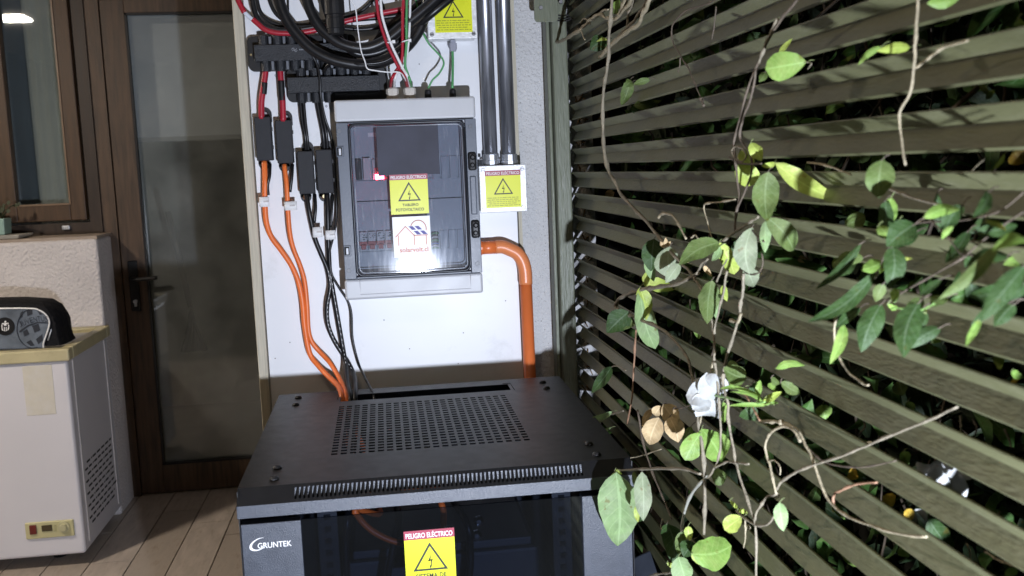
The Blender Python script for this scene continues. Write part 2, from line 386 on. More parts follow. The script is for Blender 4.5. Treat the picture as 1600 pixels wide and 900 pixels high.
c.add(vs, [(2*i, 2*i+2, 2*i+3, 2*i+1) for i in range(n)], True).build('cloth', mat('curtain_cloth', (.78, .77, .72), .9, var=.05), cu)
c = MB(); vs = []
for i in range(n+1):
    x = -2.2+(xm+.02+2.2)*i/n
    for z in (1.2, 2.55): vs.append((x, 4.76+.012*math.sin(i*2.3), z))
c.add(vs, [(2*i, 2*i+2, 2*i+3, 2*i+1) for i in range(n)], True).build('cloth', mat('blue_curtain_cloth', (.42, .46, .5), .9, var=.05), cu)

# ---------------------------------------------------------------- door
door = thing('wooden_door', (-.8, 4.6, 0), 'tall brown wooden door with a large dark glass pane and black handle', 'door')
fr = MB(); fr.box(-1.231, -1.172, 4.58, 4.66, 0, 2.3).box(-1.172, -.30, 4.58, 4.66, 2.24, 2.3).box(-.36, -.301, 4.58, 4.66, 0, 2.24)
fr.build('frame', M_door, door)
gx0 = PY(225, 375, 4.6).x; gz0 = PY(330, 720, 4.6).z; gz1 = PY(290, 19, 4.6).z
lf = MB(); lf.box(-1.17, gx0, 4.59, 4.63, .006, 2.235).box(gx0, -.47, 4.59, 4.63, .006, gz0).box(gx0, -.47, 4.59, 4.63, gz1, 2.235).box(-.47, -.363, 4.59, 4.63, .006, 2.235)
lf.build('door_leaf', M_door, door, bevel=.003)
sl = MB(); e = .009
sl.box(gx0, gx0+e, 4.586, 4.61, gz0, gz1).box(gx0, -.47, 4.586, 4.61, gz0, gz0+e).box(gx0, -.47, 4.586, 4.61, gz1-e, gz1)
sl.build('seal', M_blk, door)
BX('glass_pane', glassy('door_glass', (.86, .88, .87), .05, .06, haze=.13), door, gx0+.001, -.469, 4.612, 4.616, gz0+.001, gz1-.001)
h = PY(210, 447, 4.585); zc = h.z
plate = MB().box(h.x-.021, h.x+.021, 4.579, 4.589, zc-.115, zc+.115).build('handle_plate', M_blk, door, bevel=.009, seg=4)
lv = PY(208, 436, 4.57)
MB().tube([(lv.x, 4.58, lv.z), (lv.x, 4.545, lv.z), (lv.x+.02, 4.533, lv.z), (lv.x+.06, 4.533, lv.z+.001), (lv.x+.112, 4.535, lv.z+.004)], [.011, .01, .01, .009, .0085], 10).build('handle', M_blk, plate)
kc = PY(212, 471, 4.575); MB().cyl((kc.x, 4.58, kc.z), (kc.x, 4.565, kc.z), .009, 14).box(kc.x-.005, kc.x+.005, 4.566, 4.58, kc.z-.022, kc.z).build('lock_cylinder', M_galv, plate)
# blind behind the glass stands in for the paler upper reflection
bl = thing('reflection_blind', (-.75, 4.75, 1.5), 'grey blind added for the pale reflection in the upper door glass', 'blind')
bz = PY(290, 213, 4.72).z
BX('cloth', mat('reflection_blind_cloth', (.8, .8, .84), .85, var=.12, nscale=3), bl, gx0-.05, -.4, 4.72, 4.723, bz, 2.3)
BX('hem_bar', mat('reflection_blind_bar', (.45, .45, .45), .5), bl, gx0-.05, -.4, 4.716, 4.728, bz-.022, bz+.001, bevel=.003)
br = thing('mop', (-.75, 4.95, 0), 'mop with a pale handle added behind the door glass for a reflected streak', 'mop')  # added to stand for a broom-like streak mirrored in the glass
a = PY(262, 330, 4.95); b = PY(298, 480, 4.95)
MB().cyl(a, b, .014, 10).build('handle', mat('mop_handle', (.25, .24, .2), .6), br)
mb = MB(); random.seed(5)
for i in range(40):
    q = b+Vector((random.uniform(-.03, .03), random.uniform(-.02, .02), 0)); mb.tube([b, (b+q)/2+Vector((0, 0, -.08)), q+Vector((random.uniform(-.04, .04), 0, -.22))], .006, 5, sub=2)
mb.build('mop_head', mat('mop_yarn', (.16, .16, .14), .9), br)
# pot + tray on the sill
pot = thing('flower_pot', (-1.66, 4.44, zt+.02), 'small pale green square flower pot at the left end of the sill', 'pot')
x1 = PY(11, 345, 4.42).x; pz1 = PY(11, 341, 4.42).z
pm = MB(); pm.hexa([(x1-.09, 4.39, zt+.02), (x1-.004, 4.39, zt+.02), (x1-.004, 4.47, zt+.02), (x1-.09, 4.47, zt+.02)], [(x1-.094, 4.386, pz1), (x1, 4.386, pz1), (x1, 4.474, pz1), (x1-.094, 4.474, pz1)])
pm.build('pot_body', mat('green_pot', (.28, .42, .36), .5), pot, bevel=.003)
mb = MB(); random.seed(11)
for i in range(26):
    b0 = Vector((x1-.05+random.uniform(-.03, .03), 4.43, pz1)); t = b0+Vector((random.uniform(-.06, .06), random.uniform(-.04, .04), random.uniform(.02, .07)))
    mb.tube([b0, (b0+t)/2+Vector((0, 0, .02)), t], .002, 4, sub=2)
    mb.add([t+Vector((-.008, 0, 0)), t+Vector((0, -.004, -.01)), t+Vector((.01, 0, .002)), t+Vector((0, .004, .012))], [(0, 1, 2, 3)])
tag(mb.build('small_plant', leafmat('sill_plant', (.05, .07, .03), (.09, .08, .04)), pot), kind='stuff')
tr = thing('tray', (-1.62, 4.40, zt), 'flat whitish plastic tray under the green pot', 'tray')
tx = PY(33, 370, 4.39).x
MB().hexa([(-2.0, 4.385, zt+.001), (tx-.012, 4.385, zt+.001), (tx-.0, 4.5, zt+.001), (-2.0, 4.5, zt+.001)], [(-2.0, 4.375, zt+.018), (tx, 4.375, zt+.018), (tx+.014, 4.51, zt+.018), (-2.0, 4.51, zt+.018)]).build('tray_body', mat('tray_plastic', (.5, .48, .42), .5), tr, bevel=.003)

# ---------------------------------------------------------------- chest freezer
fz = thing('chest_freezer', (-1.75, 4.04, 0), 'old white chest freezer with cream rim standing against the low wall', 'freezer')
FX0, FX1, FY0, FY1 = -2.35, -1.185, 3.77, 4.312; fz0, fz1 = .05, CZ-.652
vent = MB()
body = MB().box(FX0, FX1, FY0, FY1, fz0, fz1).build('body', M_frz, fz, bevel=.012, seg=3)
rm = MB(); rz0, rz1 = fz1-.001, CZ-.608
rm.box(FX0-.012, FX1+.012, FY0-.012, FY0+.04, rz0, rz1).box(FX0-.012, FX1+.012, FY1-.04, FY1+.012, rz0, rz1).box(FX1-.03, FX1+.0121, FY0+.04, FY1-.04, rz0, rz1).box(FX0-.012, FX0+.03, FY0+.04, FY1-.04, rz0, rz1)
rm.build('rim', M_rim, fz, bevel=.006, seg=3)
BX('lid', mat('lid_white', (.42, .42, .42), .35), fz, FX0+.03, FX1-.03, FY0+.04, FY1-.04, rz1-.03, rz1-.018)
fe = MB()
for q in ((FX0+.12, FY0+.14), (FX1-.14, FY0+.14), (FX0+.12, FY1-.1), (FX1-.14, FY1-.1)):
    MB().cyl((q[0], q[1], 0), (q[0], q[1], fz0), .025, 12).build('foot', M_blk, fz)
# side trim lines and vents
sd = MB(); X = FX1
def PXs(px, py): q = PX(px, py, FX1+.001); return q
a = PXs(115, 580); b = PXs(151, 838)
for px0, py0, px1, py1 in ((112, 566, 127, 765), (127, 765, 141, 836), (166, 520, 188, 790), (128, 768, 186, 700)):
    pass
for yv in (FY0+.055, FY1-.06):
    MB().box(X, X+.0035, yv, yv+.006, fz0+.03, fz1-.01).build('side_trim', mat('trim_grey', (.55, .52, .5), .4), fz)
vm = MB(); yv0, yv1 = FY0+.085, FY1-.085; rows = 11
for i in range(rows):
    zz = .13+i*.024; q = yv0+(.0 if i % 2 else .028)
    top = .13+rows*.024
    while q < yv1-.02:
        L1 = .042 if (i % 2 == 0) else .034
        vm.box(X-.002, X+.0012, q, min(q+L1, yv1), zz, zz+.0075)
        q += L1+.018
        if random.random() < .25: vm.box(X-.002, X+.0012, q, min(q+.008, yv1), zz, zz+.0075); q += .02
vents = vm.build('vent_slots', M_dark, fz); tag(vents, kind='stuff')
c0 = PY(39, 818, 3.768); c1 = PY(117, 834, 3.768)
cp = MB().box(c0.x, c1.x, 3.762, 3.773, c1.z-.006, c0.z+.002).build('control_panel', mat('cream_control_panel', (.52, .48, .26), .45, var=.05), fz, bevel=.004, seg=3)
def fp(px, py): return PY(px, py, 3.762)
def fquad(nm, m, x0, y0, x1, y1, d=.004, bev=.001, par=cp, Y=3.762):
    a = PY(x0, y0, Y); b = PY(x1, y1, Y); return BX(nm, m, par, a.x, b.x, Y-d, Y+.001, b.z, a.z, bevel=bev)
fquad('red_switch', mat('switch_red', (.13, .018, .014), .35), 46, 821, 58, 834, .006)
fquad('display', mat('display_brown', (.06, .045, .02), .3), 65, 821, 82, 829)
fquad('button', mat('cream_button', (.42, .39, .2), .5), 84, 820, 89, 830, .002)
kq = fp(100, 823); MB().lathe((kq.x, 3.7625, kq.z), (0, -1, 0), [(0, .022), (.006, .021), (.007, .014), (.016, .012)], 20).build('knob', mat('cream_knob', (.5, .47, .28), .45), cp)
a = PY(34, 573, 3.768); b = PY(88, 647, 3.768)
MB().box(a.x, b.x, 3.7685, 3.771, b.z, a.z).build('sticker_residue', mat('glue_residue', (.60, .57, .49), .7, var=.04, nscale=30, dirt=(.62, .6, .56), dscale=20, dlo=.5, dhi=.7), fz, bevel=.0015)
# ---------------------------------------------------------------- bag
bag = thing('sports_bag', (-1.45, 3.95, rz1), 'black and grey sports bag with a round club crest on the freezer lid', 'bag')
BY0, BY1 = 3.84, 4.02
def prof(pts, Y): return [PY(a, b, Y) for a, b in pts]
outl = [(-70, 474), (-10, 472), (20, 471.5), (45, 473), (62, 474), (76, 482), (86, 496), (91, 506), (92, 514), (93, 524), (97, 538), (101, 547), (60, 549), (-70, 555)]
P0 = prof(outl, BY0)
cx = sum(q.x for q in P0)/len(P0); cz = sum(q.z for q in P0)/len(P0)
mb = MB(); n = len(P0); layers = []
for dy, sc in ((-.0, .90), (.03, 1.0), (.09, 1.03), (.15, 1.0), (.18, .9)):
    layers.append([Vector((cx+(q.x-cx)*sc, BY0+dy, max(rz1-.0+.002, cz+(q.z-cz)*sc))) for q in P0])
vs = [v for l in layers for v in l]
fs = [(i*n+k, i*n+(k+1) % n, (i+1)*n+(k+1) % n, (i+1)*n+k) for i in range(4) for k in range(n)]+[list(range(n))[::-1], list(range(4*n, 5*n))]
mb.add(vs, fs, True)
bb = mb.build('bag_body', mat('bag_black_cloth', (.010, .010, .012), .85, var=.2, nscale=80, bump=2.5, bscale=28, spec=.2), bag, bevel=.004)
pan = [(-70, 484), (0, 482), (48, 482), (62, 485), (72, 492), (77, 502), (76, 512), (72, 524), (68, 536), (68, 544), (-70, 549)]
Yp = BY0-.006
pp = MB().prism(prof(pan, Yp), (0, .02, 0)).build('grey_panel', mat('bag_grey_cloth', (.12, .145, .18), .6, var=.35, nscale=16, bump=2, bscale=24), bag, bevel=.004)
MB().tube(prof(pan[:10], Yp-.001), .0032, 6).build('piping', M_wht, bag)
M_bd = mat('bag_dark_print', (.018, .022, .032), .6)
bc = PY(8, 510, Yp-.001); MB().lathe((bc.x, Yp+.001, bc.z), (0, -1, 0), [(0, .034), (.003, .034)], 28).build('round_badge', M_blk, pp)
cr = MB(); 
def qd(mb, pts, Y, d=.001): return mb.prism([PY(a, b, Y) for a, b in pts], (0, d, 0))
for pts in ([(2, 508), (3.5, 507), (3.8, 514), (5, 517), (3, 516)], [(6, 506), (10, 506), (10, 509), (6, 509)], [(12.5, 507), (14.2, 508), (14, 514), (11.5, 517), (12.5, 512)], [(6, 511), (7.2, 511), (7.2, 518), (6, 517)], [(9, 511), (10.2, 511), (10.2, 517), (9, 518)], [(3, 505), (13, 504.5), (13.5, 506), (2.8, 506.8)], [(7, 501.5), (9.5, 501.5), (9.5, 504), (7, 504)]):
    qd(cr, pts, Yp-.004)
cr.build('crest_mark', M_wink, pp)
ec = (52, 513); ring = [PY(ec[0]+25.5*math.cos(t), ec[1]+31*math.sin(t), Yp-.0015) for t in [2*math.pi*i/36 for i in range(37)] if True]
ring = [q for q in ring]
seg = [PY(ec[0]+25.5*math.cos(math.radians(t)), ec[1]+31*math.sin(math.radians(t)), Yp-.0015) for t in range(75, 300, 9)]
MB().tube(seg, .0018, 5, sub=1).build('crest_outline', M_bd, pp)
st = MB()
for pts in ([(32, 489), (36, 485), (35, 495), (29, 500)], [(41, 484), (50, 483.5), (51, 491), (43, 494)], [(58, 485), (68, 491), (62, 492)],
            [(50, 509), (60, 506), (63, 516), (54, 520)], [(36, 518), (42, 514), (46, 522), (38, 526)], [(41, 535), (48, 531), (54, 540), (48, 541)], [(56, 530), (66, 522), (67, 532), (60, 538)], [(30, 517), (44, 507.5), (58, 503), (76, 504), (76, 505.5), (59, 505), (45, 510), (31, 520)]):
    qd(st, pts, Yp-.0015)
st.build('crest_stripes', M_bd, pp)
word = 'JUVENTUS'; 
for i, ch in enumerate(word):
    t = i/7; px = 31.5+t*39; py = 511.5-8*math.sin(t*math.pi*.62)-1.0*t
    o0 = PY(px, py, Yp-.003); o1 = PY(px+4, py-1.6+t*1.4, Yp-.003); uu = (o1-o0).normalized(); vv = Vector((-uu.z, 0, uu.x))
    text(ch, M_bd, pp, o0, uu, vv, .0115, .021, ext=.001)
MB().tube([PY(81, 512, BY0+.004), PY(78, 522, BY0-.002), PY(75, 532, BY0-.002)], .003, 6).build('zip_pull', M_galv, bag)

# ================================================================ BOARD AND STUCCO WALL
wx1 = PY(934, 470, 2.26).x
sw = thing('stucco_wall', (.2, 2.4, 0), 'rough white stucco pier between the white board and the olive post', 'wall')
BX('wall_body', M_pil, sw, -.24, wx1, 2.262, 2.5, 0, 2.7)
# dried creeper on the wall end
mb = MB(); random.seed(4)
xa = PY(908, 400, 2.26).x; xb = PY(920, 400, 2.26).x
for i in range(150):
    z = random.uniform(.4, 1.6); x = random.uniform(xa, xb); q = Vector((x, 2.258-random.random()*.01, z)); t = q+Vector((random.uniform(-.012, .012), -.004, random.uniform(-.02, .02)))
    mb.tube([q, t], .0018, 4, False)
tag(mb.build('dried_creeper', mat('dry_creeper', (.2, .13, .06), .9, var=.3), sw), kind='stuff')
bd = thing('mounting_board', (.0, 2.21, .3), 'white melamine board that carries the enclosure, boxes and cables', 'board')
bx0 = PY(381, 15.6, 2.2).x; bxm = PY(427, 600, 2.2).x; bx1 = PY(811, 400, 2.2).x
BX('board_sheet', M_white, bd, bx0, bx1, 2.2, 2.218, .25, 2.3, bevel=.0015)
BX('edge_batten', M_batten, bd, bx1+.006, bx1+.014, 2.228, 2.262, .25, 2.3)
mb = MB(); random.seed(8)
for px, py in ((431, 118), (510, 166)):
    q = PY(px, py, 2.2); mb.lathe((q.x, 2.2005, q.z), (0, -1, 0), [(0, .0032), (.0015, .003)], 10)
mb.build('screw_head', M_scr, bd)
mb = MB()
for px, py in ((453, 535), (640, 545), (724, 520), (716, 568), (600, 500), (430, 560), (790, 470), (560, 20), (655, 100)):
    q = PY(px, py, 2.2); mb.lathe((q.x, 2.2001, q.z), (0, -1, 0), [(0, .0014), (.0004, .0012)], 8)
tag(mb.build('drill_mark', mat('drill_mark_grey', (.12, .11, .1), .9), bd), kind='stuff')
ba = MB(); bt0 = PY(363, 13, 2.19).x; bt1 = PY(378.5, 16, 2.19).x
ba.box(bt0, bt1, 2.188, 2.24, .2, 2.35)
tag(ba.build('wooden_batten', M_batten, bevel=.002), 'pale upright wooden batten along the left edge of the white board', 'batten')

# ================================================================ SIGNS
def sign(parent, A, B, Y, rows, head=True, cx=None, n=(0, -1, 0), fine=0, nm='warning_sticker', hh=.16, tri=(.27, .62), vis=0):
    """A,B = upper left / lower right world corners on a plane facing -Y"""
    w = B.x-A.x; h = A.z-B.z; Y = A.y
    st = MB().box(A.x, B.x, Y-.0006, Y, B.z, A.z).build(nm, M_yel, parent)
    U = (1, 0, 0); V = (0, 0, 1)
    def at(u, v, d=.0012): return Vector((A.x+u*w, Y-d, A.z-v*h))
    if head:
        MB().box(A.x-.0002, B.x+.0002, Y-.0009, Y, A.z-hh*h, A.z+.0002).build('header_band', M_mar, st)
        text('PELIGRO ELÉCTRICO', M_wink, st, at(.035, hh*.82), U, V, w*.93, h*hh*.72, bold=.012)
    t0, t1 = tri; hw = (t1-t0)*h/ w*.60
    a = at(.5, t0); b = at(.5-hw, t1); c = at(.5+hw, t1)
    k = .80; ctr = (a+b+c)/3; ia, ib, ic = [ctr+(q-ctr)*k for q in (a, b, c)]
    mb = MB(); mb.add([a, b, c, ia, ib, ic], [(0, 3, 4, 1), (1, 4, 5, 2), (2, 5, 3, 0)])
    H = (t1-t0)*h
    def z(u, v): return ctr+Vector((u*H, 0, v*H))
    mb.add([z(.04, .26), z(-.08, -.01), z(-.01, .01), z(.005, .06), z(.035, .26)], [(0, 1, 2, 3, 4)])
    mb.add([z(-.08, -.01), z(-.07, .035), z(.08, .065), z(.075, .02)], [(0, 3, 2, 1)])
    mb.add([z(.08, .065), z(.02, -.2), z(-.01, -.2), z(.03, .035)], [(0, 3, 2, 1)])
    mb.add([z(-.045, -.14), z(0, -.29), z(.055, -.12), z(.005, -.18)], [(0, 3, 2, 1)])
    mb.build('warning_triangle', M_ink, st)
    for (s_, u0, u1, v0, v1) in rows: text(s_, M_ink, st, at(u0, v1), U, V, (u1-u0)*w, (v1-v0)*h, bold=.02)
    if fine:
        mb = MB(); random.seed(2)
        for i in range(5):
            v = fine+i*(.96-fine)/5+.02; u = .04+(.05 if i in (3,) else 0)
            while u < (.94 if i != 3 else .88):
                du = random.uniform(.04, .13); q = at(u, v); q2 = at(min(u+du, .96), v+(.96-fine)/5*.42)
                # each word is a few tiny upright strokes
                m_ = int(du/.018)+1
                for j in range(m_):
                    xx = q.x+(q2.x-q.x)*j/m_; ww = (q2.x-q.x)/m_*.62
                    if j % 3 == 1: mb.add([(xx, q.y, q2.z), (xx+ww, q.y, q2.z), (xx+ww, q.y, q.z), (xx, q.y, q.z)], [(0, 1, 2, 3)])
                    else: mb.add([(xx, q.y, q2.z), (xx+ww, q.y, q2.z), (xx+ww, q.y, (q.z*.6+q2.z*.4)), (xx, q.y, q.z)], [(0, 1, 2, 3)])
                u += du+.022
        tag(mb.build('fine_print', M_ink2, st), kind='stuff')
    return st

# ================================================================ ENCLOSURE
def X_(px, py, Y): return PY(px, py, Y).x
def Z_(px, py, Y): return PY(px, py, Y).z
EY = 2.092
ex0 = (X_(518, 157, EY)+X_(543, 470, EY))/2; ex1 = (X_(741, 151, EY)+X_(756, 455, EY))/2
ez1 = (Z_(520, 157, EY)+Z_(740, 150, EY))/2; ez0 = (Z_(543, 470, EY)+Z_(752, 457, EY))/2
enc = thing('electrical_enclosure', ((ex0+ex1)/2, 2.2, ez0), 'grey electrical enclosure with a see-through door and stickers, mounted on the white board', 'electrical box')
zd1 = (Z_(521, 192.5, EY)+Z_(742, 185, EY))/2; zd0 = (Z_(538.5, 437, EY)+Z_(754, 425, EY))/2
# back shell: rim around a deep recess
sh = MB(); sh.box(ex0+.004, ex0+.03, 2.10, 2.199, ez0+.004, ez1-.004).box(ex1-.03, ex1-.004, 2.10, 2.199, ez0+.004, ez1-.004).box(ex0+.03, ex1-.03, 2.10, 2.199, zd1-.008, ez1-.004).box(ex0+.03, ex1-.03, 2.10, 2.199, ez0+.004, zd0+.008)
sh.build('back_shell', M_grp, enc, bevel=.004)
def cover(nm, z0, z1):
    o = MB().box(ex0, ex1, EY, 2.102, z0, z1).build(nm, M_grp, enc, bevel=.005, seg=3); return o
cover('top_cover', zd1+.0015, ez1); cb = cover('bottom_cover', ez0, zd0-.0015)
a = PY(563, 440, EY-.0005); b = PY(736, 453, EY-.0005); rr = MB()
x0_, x1_, z0_, z1_ = a.x-.001, b.x, ez0+.011, zd0-.004
rr.tube([(x0_, EY, z1_), (x0_, EY, z0_), (x1_, EY, z0_), (x1_, EY, z1_)], .0009, 5, False).build('cover_groove', M_grp, cb)
# door frame
dY = EY-.003
wx0 = (X_(546, 200, dY)+X_(562, 428, dY))/2-.001; wx1_ = (X_(724, 200, dY)+X_(733, 418, dY))/2; wz1 = (Z_(550, 197, dY)+Z_(722, 190, dY))/2; wz0 = (Z_(565, 430, dY)+Z_(732, 420, dY))/2
dfm = MB(); dfm.box(ex0+.002, wx0-.004, dY-.004, EY+.008, zd0, zd1).box(wx1_+.004, ex1-.001, dY-.004, EY+.008, zd0, zd1).box(wx0-.004, wx1_+.004, dY-.004, EY+.008, wz1+.004, zd1).box(wx0-.004, wx1_+.004, dY-.004, EY+.008, zd0, wz0-.004)
dfo = dfm.build('door_frame', M_grd, enc, bevel=.0015)
def rrect(x0, x1, z0, z1, rad, Y, n=6):
    pts = []
    for cx_, cz_, a0 in ((x1-rad, z1-rad, 0), (x0+rad, z1-rad, 90), (x0+rad, z0+rad, 180), (x1-rad, z0+rad, 270)):
        for i in range(n+1):
            t = math.radians(a0+90*i/n); pts.append(Vector((cx_+rad*math.cos(t), Y, cz_+rad*math.sin(t))))
    return pts
rp = rrect(wx0-.002, wx1_+.002, wz0-.002, wz1+.002, .014, dY-.005); 
MB().tube(rp+[rp[0]], .0028, 6, False).build('door_gasket', mat('gasket', (.02, .024, .032), .35), enc)
rp = rrect(wx0+.004, wx1_-.004, wz0+.004, wz1-.004, .011, dY-.0075)
MB().tube(rp+[rp[0]], .0012, 6, False).build('window_ridge', mat('smoky_ridge', (.3, .33, .38), .2), enc)
MB().prism(rrect(wx0-.001, wx1_+.001, wz0-.001, wz1+.001, .013, dY-.006), (0, .002, 0)).build('door_window', glassy('smoky_polycarbonate', (.76, .79, .83), .06, .07, True), enc).rotation_euler = (.014, 0, .019)
# hinges, screws, latches
for px, py in ((531.5, 237), (543, 392)):
    q = PY(px, py, dY-.004); o = BX('hinge', M_grd, enc, q.x-.0075, q.x+.0075, dY-.008, dY-.0035, q.z-.011, q.z+.011, bevel=.001)
    BX('hinge_gap', M_dark, o, q.x-.006, q.x+.004, dY-.0085, dY-.008, q.z-.0085, q.z+.0085)
    MB().box(q.x-.0025, q.x+.002, dY-.0095, dY-.0086, q.z-.007, q.z+.006).build('hinge_pin', mat('hinge_pin_grey', (.5, .52, .56), .3), o)
for px, py in ((530, 205), (735, 197.5), (545, 423), (746, 412)):
    q = PY(px, py, dY-.004); MB().lathe((q.x, dY-.0038, q.z), (0, -1, 0), [(0, .0048), (.0012, .0044), (.0012, .003), (.0004, .0028)], 16).build('frame_screw', mat('grey_plug', (.12, .13, .15), .4), enc)
for px, py in ((738.5, 252), (743.5, 358)):
    q = PY(px, py, dY-.01); o = MB().box(q.x-.0095, q.x+.0085, dY-.013, dY-.0035, q.z-.019, q.z+.019).build('latch', M_blk, enc, bevel=.005, seg=3)
    MB().lathe((q.x, dY-.0128, q.z+.0085), (0, -1, 0), [(0, .006), (.003, .0055), (.005, .003)], 14).build('latch_button', M_blk, o)
    MB().lathe((q.x-.001, dY-.0128, q.z-.008), (0, -1, 0), [(0, .0055), (.004, .005), (.005, .003)], 14).build('latch_button', M_blk, o)
q = PY(740.5, 308, dY-.006); MB().lathe((q.x, dY-.0038, q.z), (0, -1, 0), [(0, .009), (.0014, .0088), (.0014, .0065), (.0006, .006)], 20).build('lock_disc', M_grd, enc)
# handle rib between the latches
qa = PY(739, 275, dY-.005); qb = PY(742, 335, dY-.005); MB().box(qa.x-.007, qa.x+.006, dY-.008, dY-.0035, qb.z, qa.z).build('handle_rib', M_grd, enc, bevel=.003, seg=3)
# inside plates
IY = 2.132
BX('inner_plate', M_grl, enc, ex0+.03, ex1-.03, IY+.006, IY+.009, zd0+.004, zd1-.004)
def iq(nm, m, x0, y0, x1, y1, d0, d1, bev=.0006, par=enc):
    a = PY(x0, y0, d1); b = PY(x1, y1, d1); return BX(nm, m, par, a.x, b.x, d1, d0, b.z, a.z, bevel=bev)
iq('cover_plate', M_grl, 552, 200, 727, 243, IY+.006, IY+.002)
iq('cover_plate', M_grl, 554, 283, 726, 309, IY+.006, IY+.002)
iq('cover_plate', M_grl, 556, 314, 728, 358, IY+.006, IY+.002)
iq('cover_plate', M_grl, 561, 394, 731, 420, IY+.006, IY+.002)
M_brk = mat('breaker_white', (.52, .52, .54), .45, var=.05)
M_brg = mat('breaker_red', (.42, .04, .03), .45)
# row 1
iq('device', M_blk, 555, 249, 566, 281, IY+.006, IY-.008)
iq('device', M_brk, 566.5, 247, 580, 281, IY+.006, IY-.010)
iq('device', M_brk, 581, 249, 587, 281, IY+.006, IY-.006)
led = iq('device', mat('device_red_plastic', (.5, .03, .05), .4), 585, 262, 607, 281, IY+.006, IY-.008)
iq('status_lamp', mat('red_indicator', (1, .3, .35), .4, emit=(1, .10, .16), es=75), 586, 272.5, 600, 279.5, IY-.007, IY-.0095, par=led)
for i in range(4): iq('blank_cover', M_grl, 607+i*13.5+68, 243+(-.8)*i+2, 607+i*13.5+80.5, 280-.8*i, IY+.006, IY-.001)
# row 2 breakers
for i in range(4):
    x0 = 561.5+i*13.4; yy = 363-.8*i
    bo = iq('breaker', M_brk, x0, yy, x0+12.8, yy+29, IY+.006, IY-.008)
    iq('breaker_face', M_brg, x0, yy+15, x0+12.8, yy+21, IY-.008, IY-.0095, par=bo)
    iq('toggle', M_brg, x0+3, yy+20, x0+11, yy+27, IY-.008, IY-.016, bev=.001, par=bo)
    mb = MB(); random.seed(30+i)
    for j in range(7):
        qx = x0+1.5+random.random()*9; qy = yy+3+random.random()*9; a = PY(qx, qy, IY-.0085); mb.box(a.x, a.x+.0015+random.random()*.003, a.y-.0005, a.y, a.z, a.z+.0016)
    mb.build('breaker_print', M_ink, bo)
iq('wire_slot', M_dark, 674, 362, 686, 391, IY+.006, IY+.0035)
for i, (mm, yy) in enumerate(((M_grn, 366), (M_wht, 372), (M_grn, 377), (mat('blue_sheath', (.05, .12, .5), .4), 382), (M_wht, 386), (M_grn, 389))):
    MB().tube([PY(674, yy, IY+.002), PY(679, yy-2, IY-.001), PY(685.5, yy-1.5, IY+.002)], .0017, 6).build('internal_wire', mm, enc)
for i in range(3): iq('blank_cover', M_grl, 687+i*13.6, 360-.8*i, 699.6+i*13.6, 389-.8*i, IY+.006, IY-.001)
iq('small_plate', M_stw, 574.5, 207.5, 588, 213.5, IY+.003, IY+.0015)
tag(iq('plain_label', mat('dark_blue_grey_label', (.060, .062, .082), .65, spec=.25, var=.15, nscale=18), 587, 198.5, 687.5, 271.5, dY-.0085, dY-.0103), 'blank dark blue grey rectangle on the door')
# stickers on the door
sY = dY-.0105
A = PY(608, 273.5, sY); B = PY(670.5, 333, sY)
sign(enc, A, B, sY, [('TABLERO', .31, .73, .735, .80), ('FOTOVOLTAICO', .13, .87, .85, .925)], hh=.135, tri=(.19, .67))
A = PY(612.5, 339.5, sY); B = PY(674.5, 400, sY); w = B.x-A.x; h = A.z-B.z
ss = MB().box(A.x, B.x, sY-.0006, sY, B.z, A.z).build('company_sticker', M_stw, enc)
def at(u, v): return Vector((A.x+u*w, sY-.0013, A.z-v*h))
mb = MB()
def strip(mb, pts, t):
    for a_, b_ in zip(pts, pts[1:]):
        d = (b_-a_).normalized(); nn = Vector((-d.z, 0, d.x))*t/2; a2 = a_-d*t*.3; b2 = b_+d*t*.3
        mb.add([a2-nn, b2-nn, b2+nn, a2+nn], [(0, 1, 2, 3)])
strip(mb, [at(.14, .70), at(.14, .46)], .0016); strip(mb, [at(.07, .49), at(.34, .24), at(.56, .47), at(.92, .47)], .0016); strip(mb, [at(.56, .70), at(.56, .45)], .0016); strip(mb, [at(.88, .70), at(.88, .47)], .0016)
strip(mb, [at(.68+.21*math.cos(t), .31-.21*math.sin(t)) for t in [math.radians(a_) for a_ in range(-12, 162, 12)]], .0018)
mb.build('house_drawing', M_soro, ss)
mb = MB()
for u0, v0 in ((.42, .24), (.58, .24), (.55, .36), (.72, .36)):
    mb.add([at(u0, v0), at(u0+.11, v0), at(u0+.2, v0+.09), at(u0+.09, v0+.09)], [(0, 3, 2, 1)])
mb.build('solar_panel_drawing', M_sorp, ss)
text('solarvolt.cl', M_soro, ss, at(.16, .875), (1, 0, 0), (0, 0, 1), .76*w, .115*h, bold=.015)
# glands
for px, py, mm, rr_ in ((613, 140, M_wht, .0125), (640, 139, M_wht, .0125), (668.5, 142, M_blk, .0075), (707, 140, M_blk, .0075)):
    q = PY(px, py, 2.135); g = MB()
    if mm is M_wht: g.lathe((q.x, 2.135, ez1-.0035), (0, 0, 1), [(0, rr_), (.016, rr_*.98), (.0165, rr_*1.08), (.026, rr_*1.08), (.029, rr_*.8)], 8)
    else: g.lathe((q.x, 2.135, ez1-.0035), (0, 0, 1), [(0, rr_), (.02, rr_*.95), (.023, rr_*.7)], 10)
    g.build('cable_gland', mat('nylon_white', (.62, .58, .52), .5) if mm is M_wht else mm, enc)

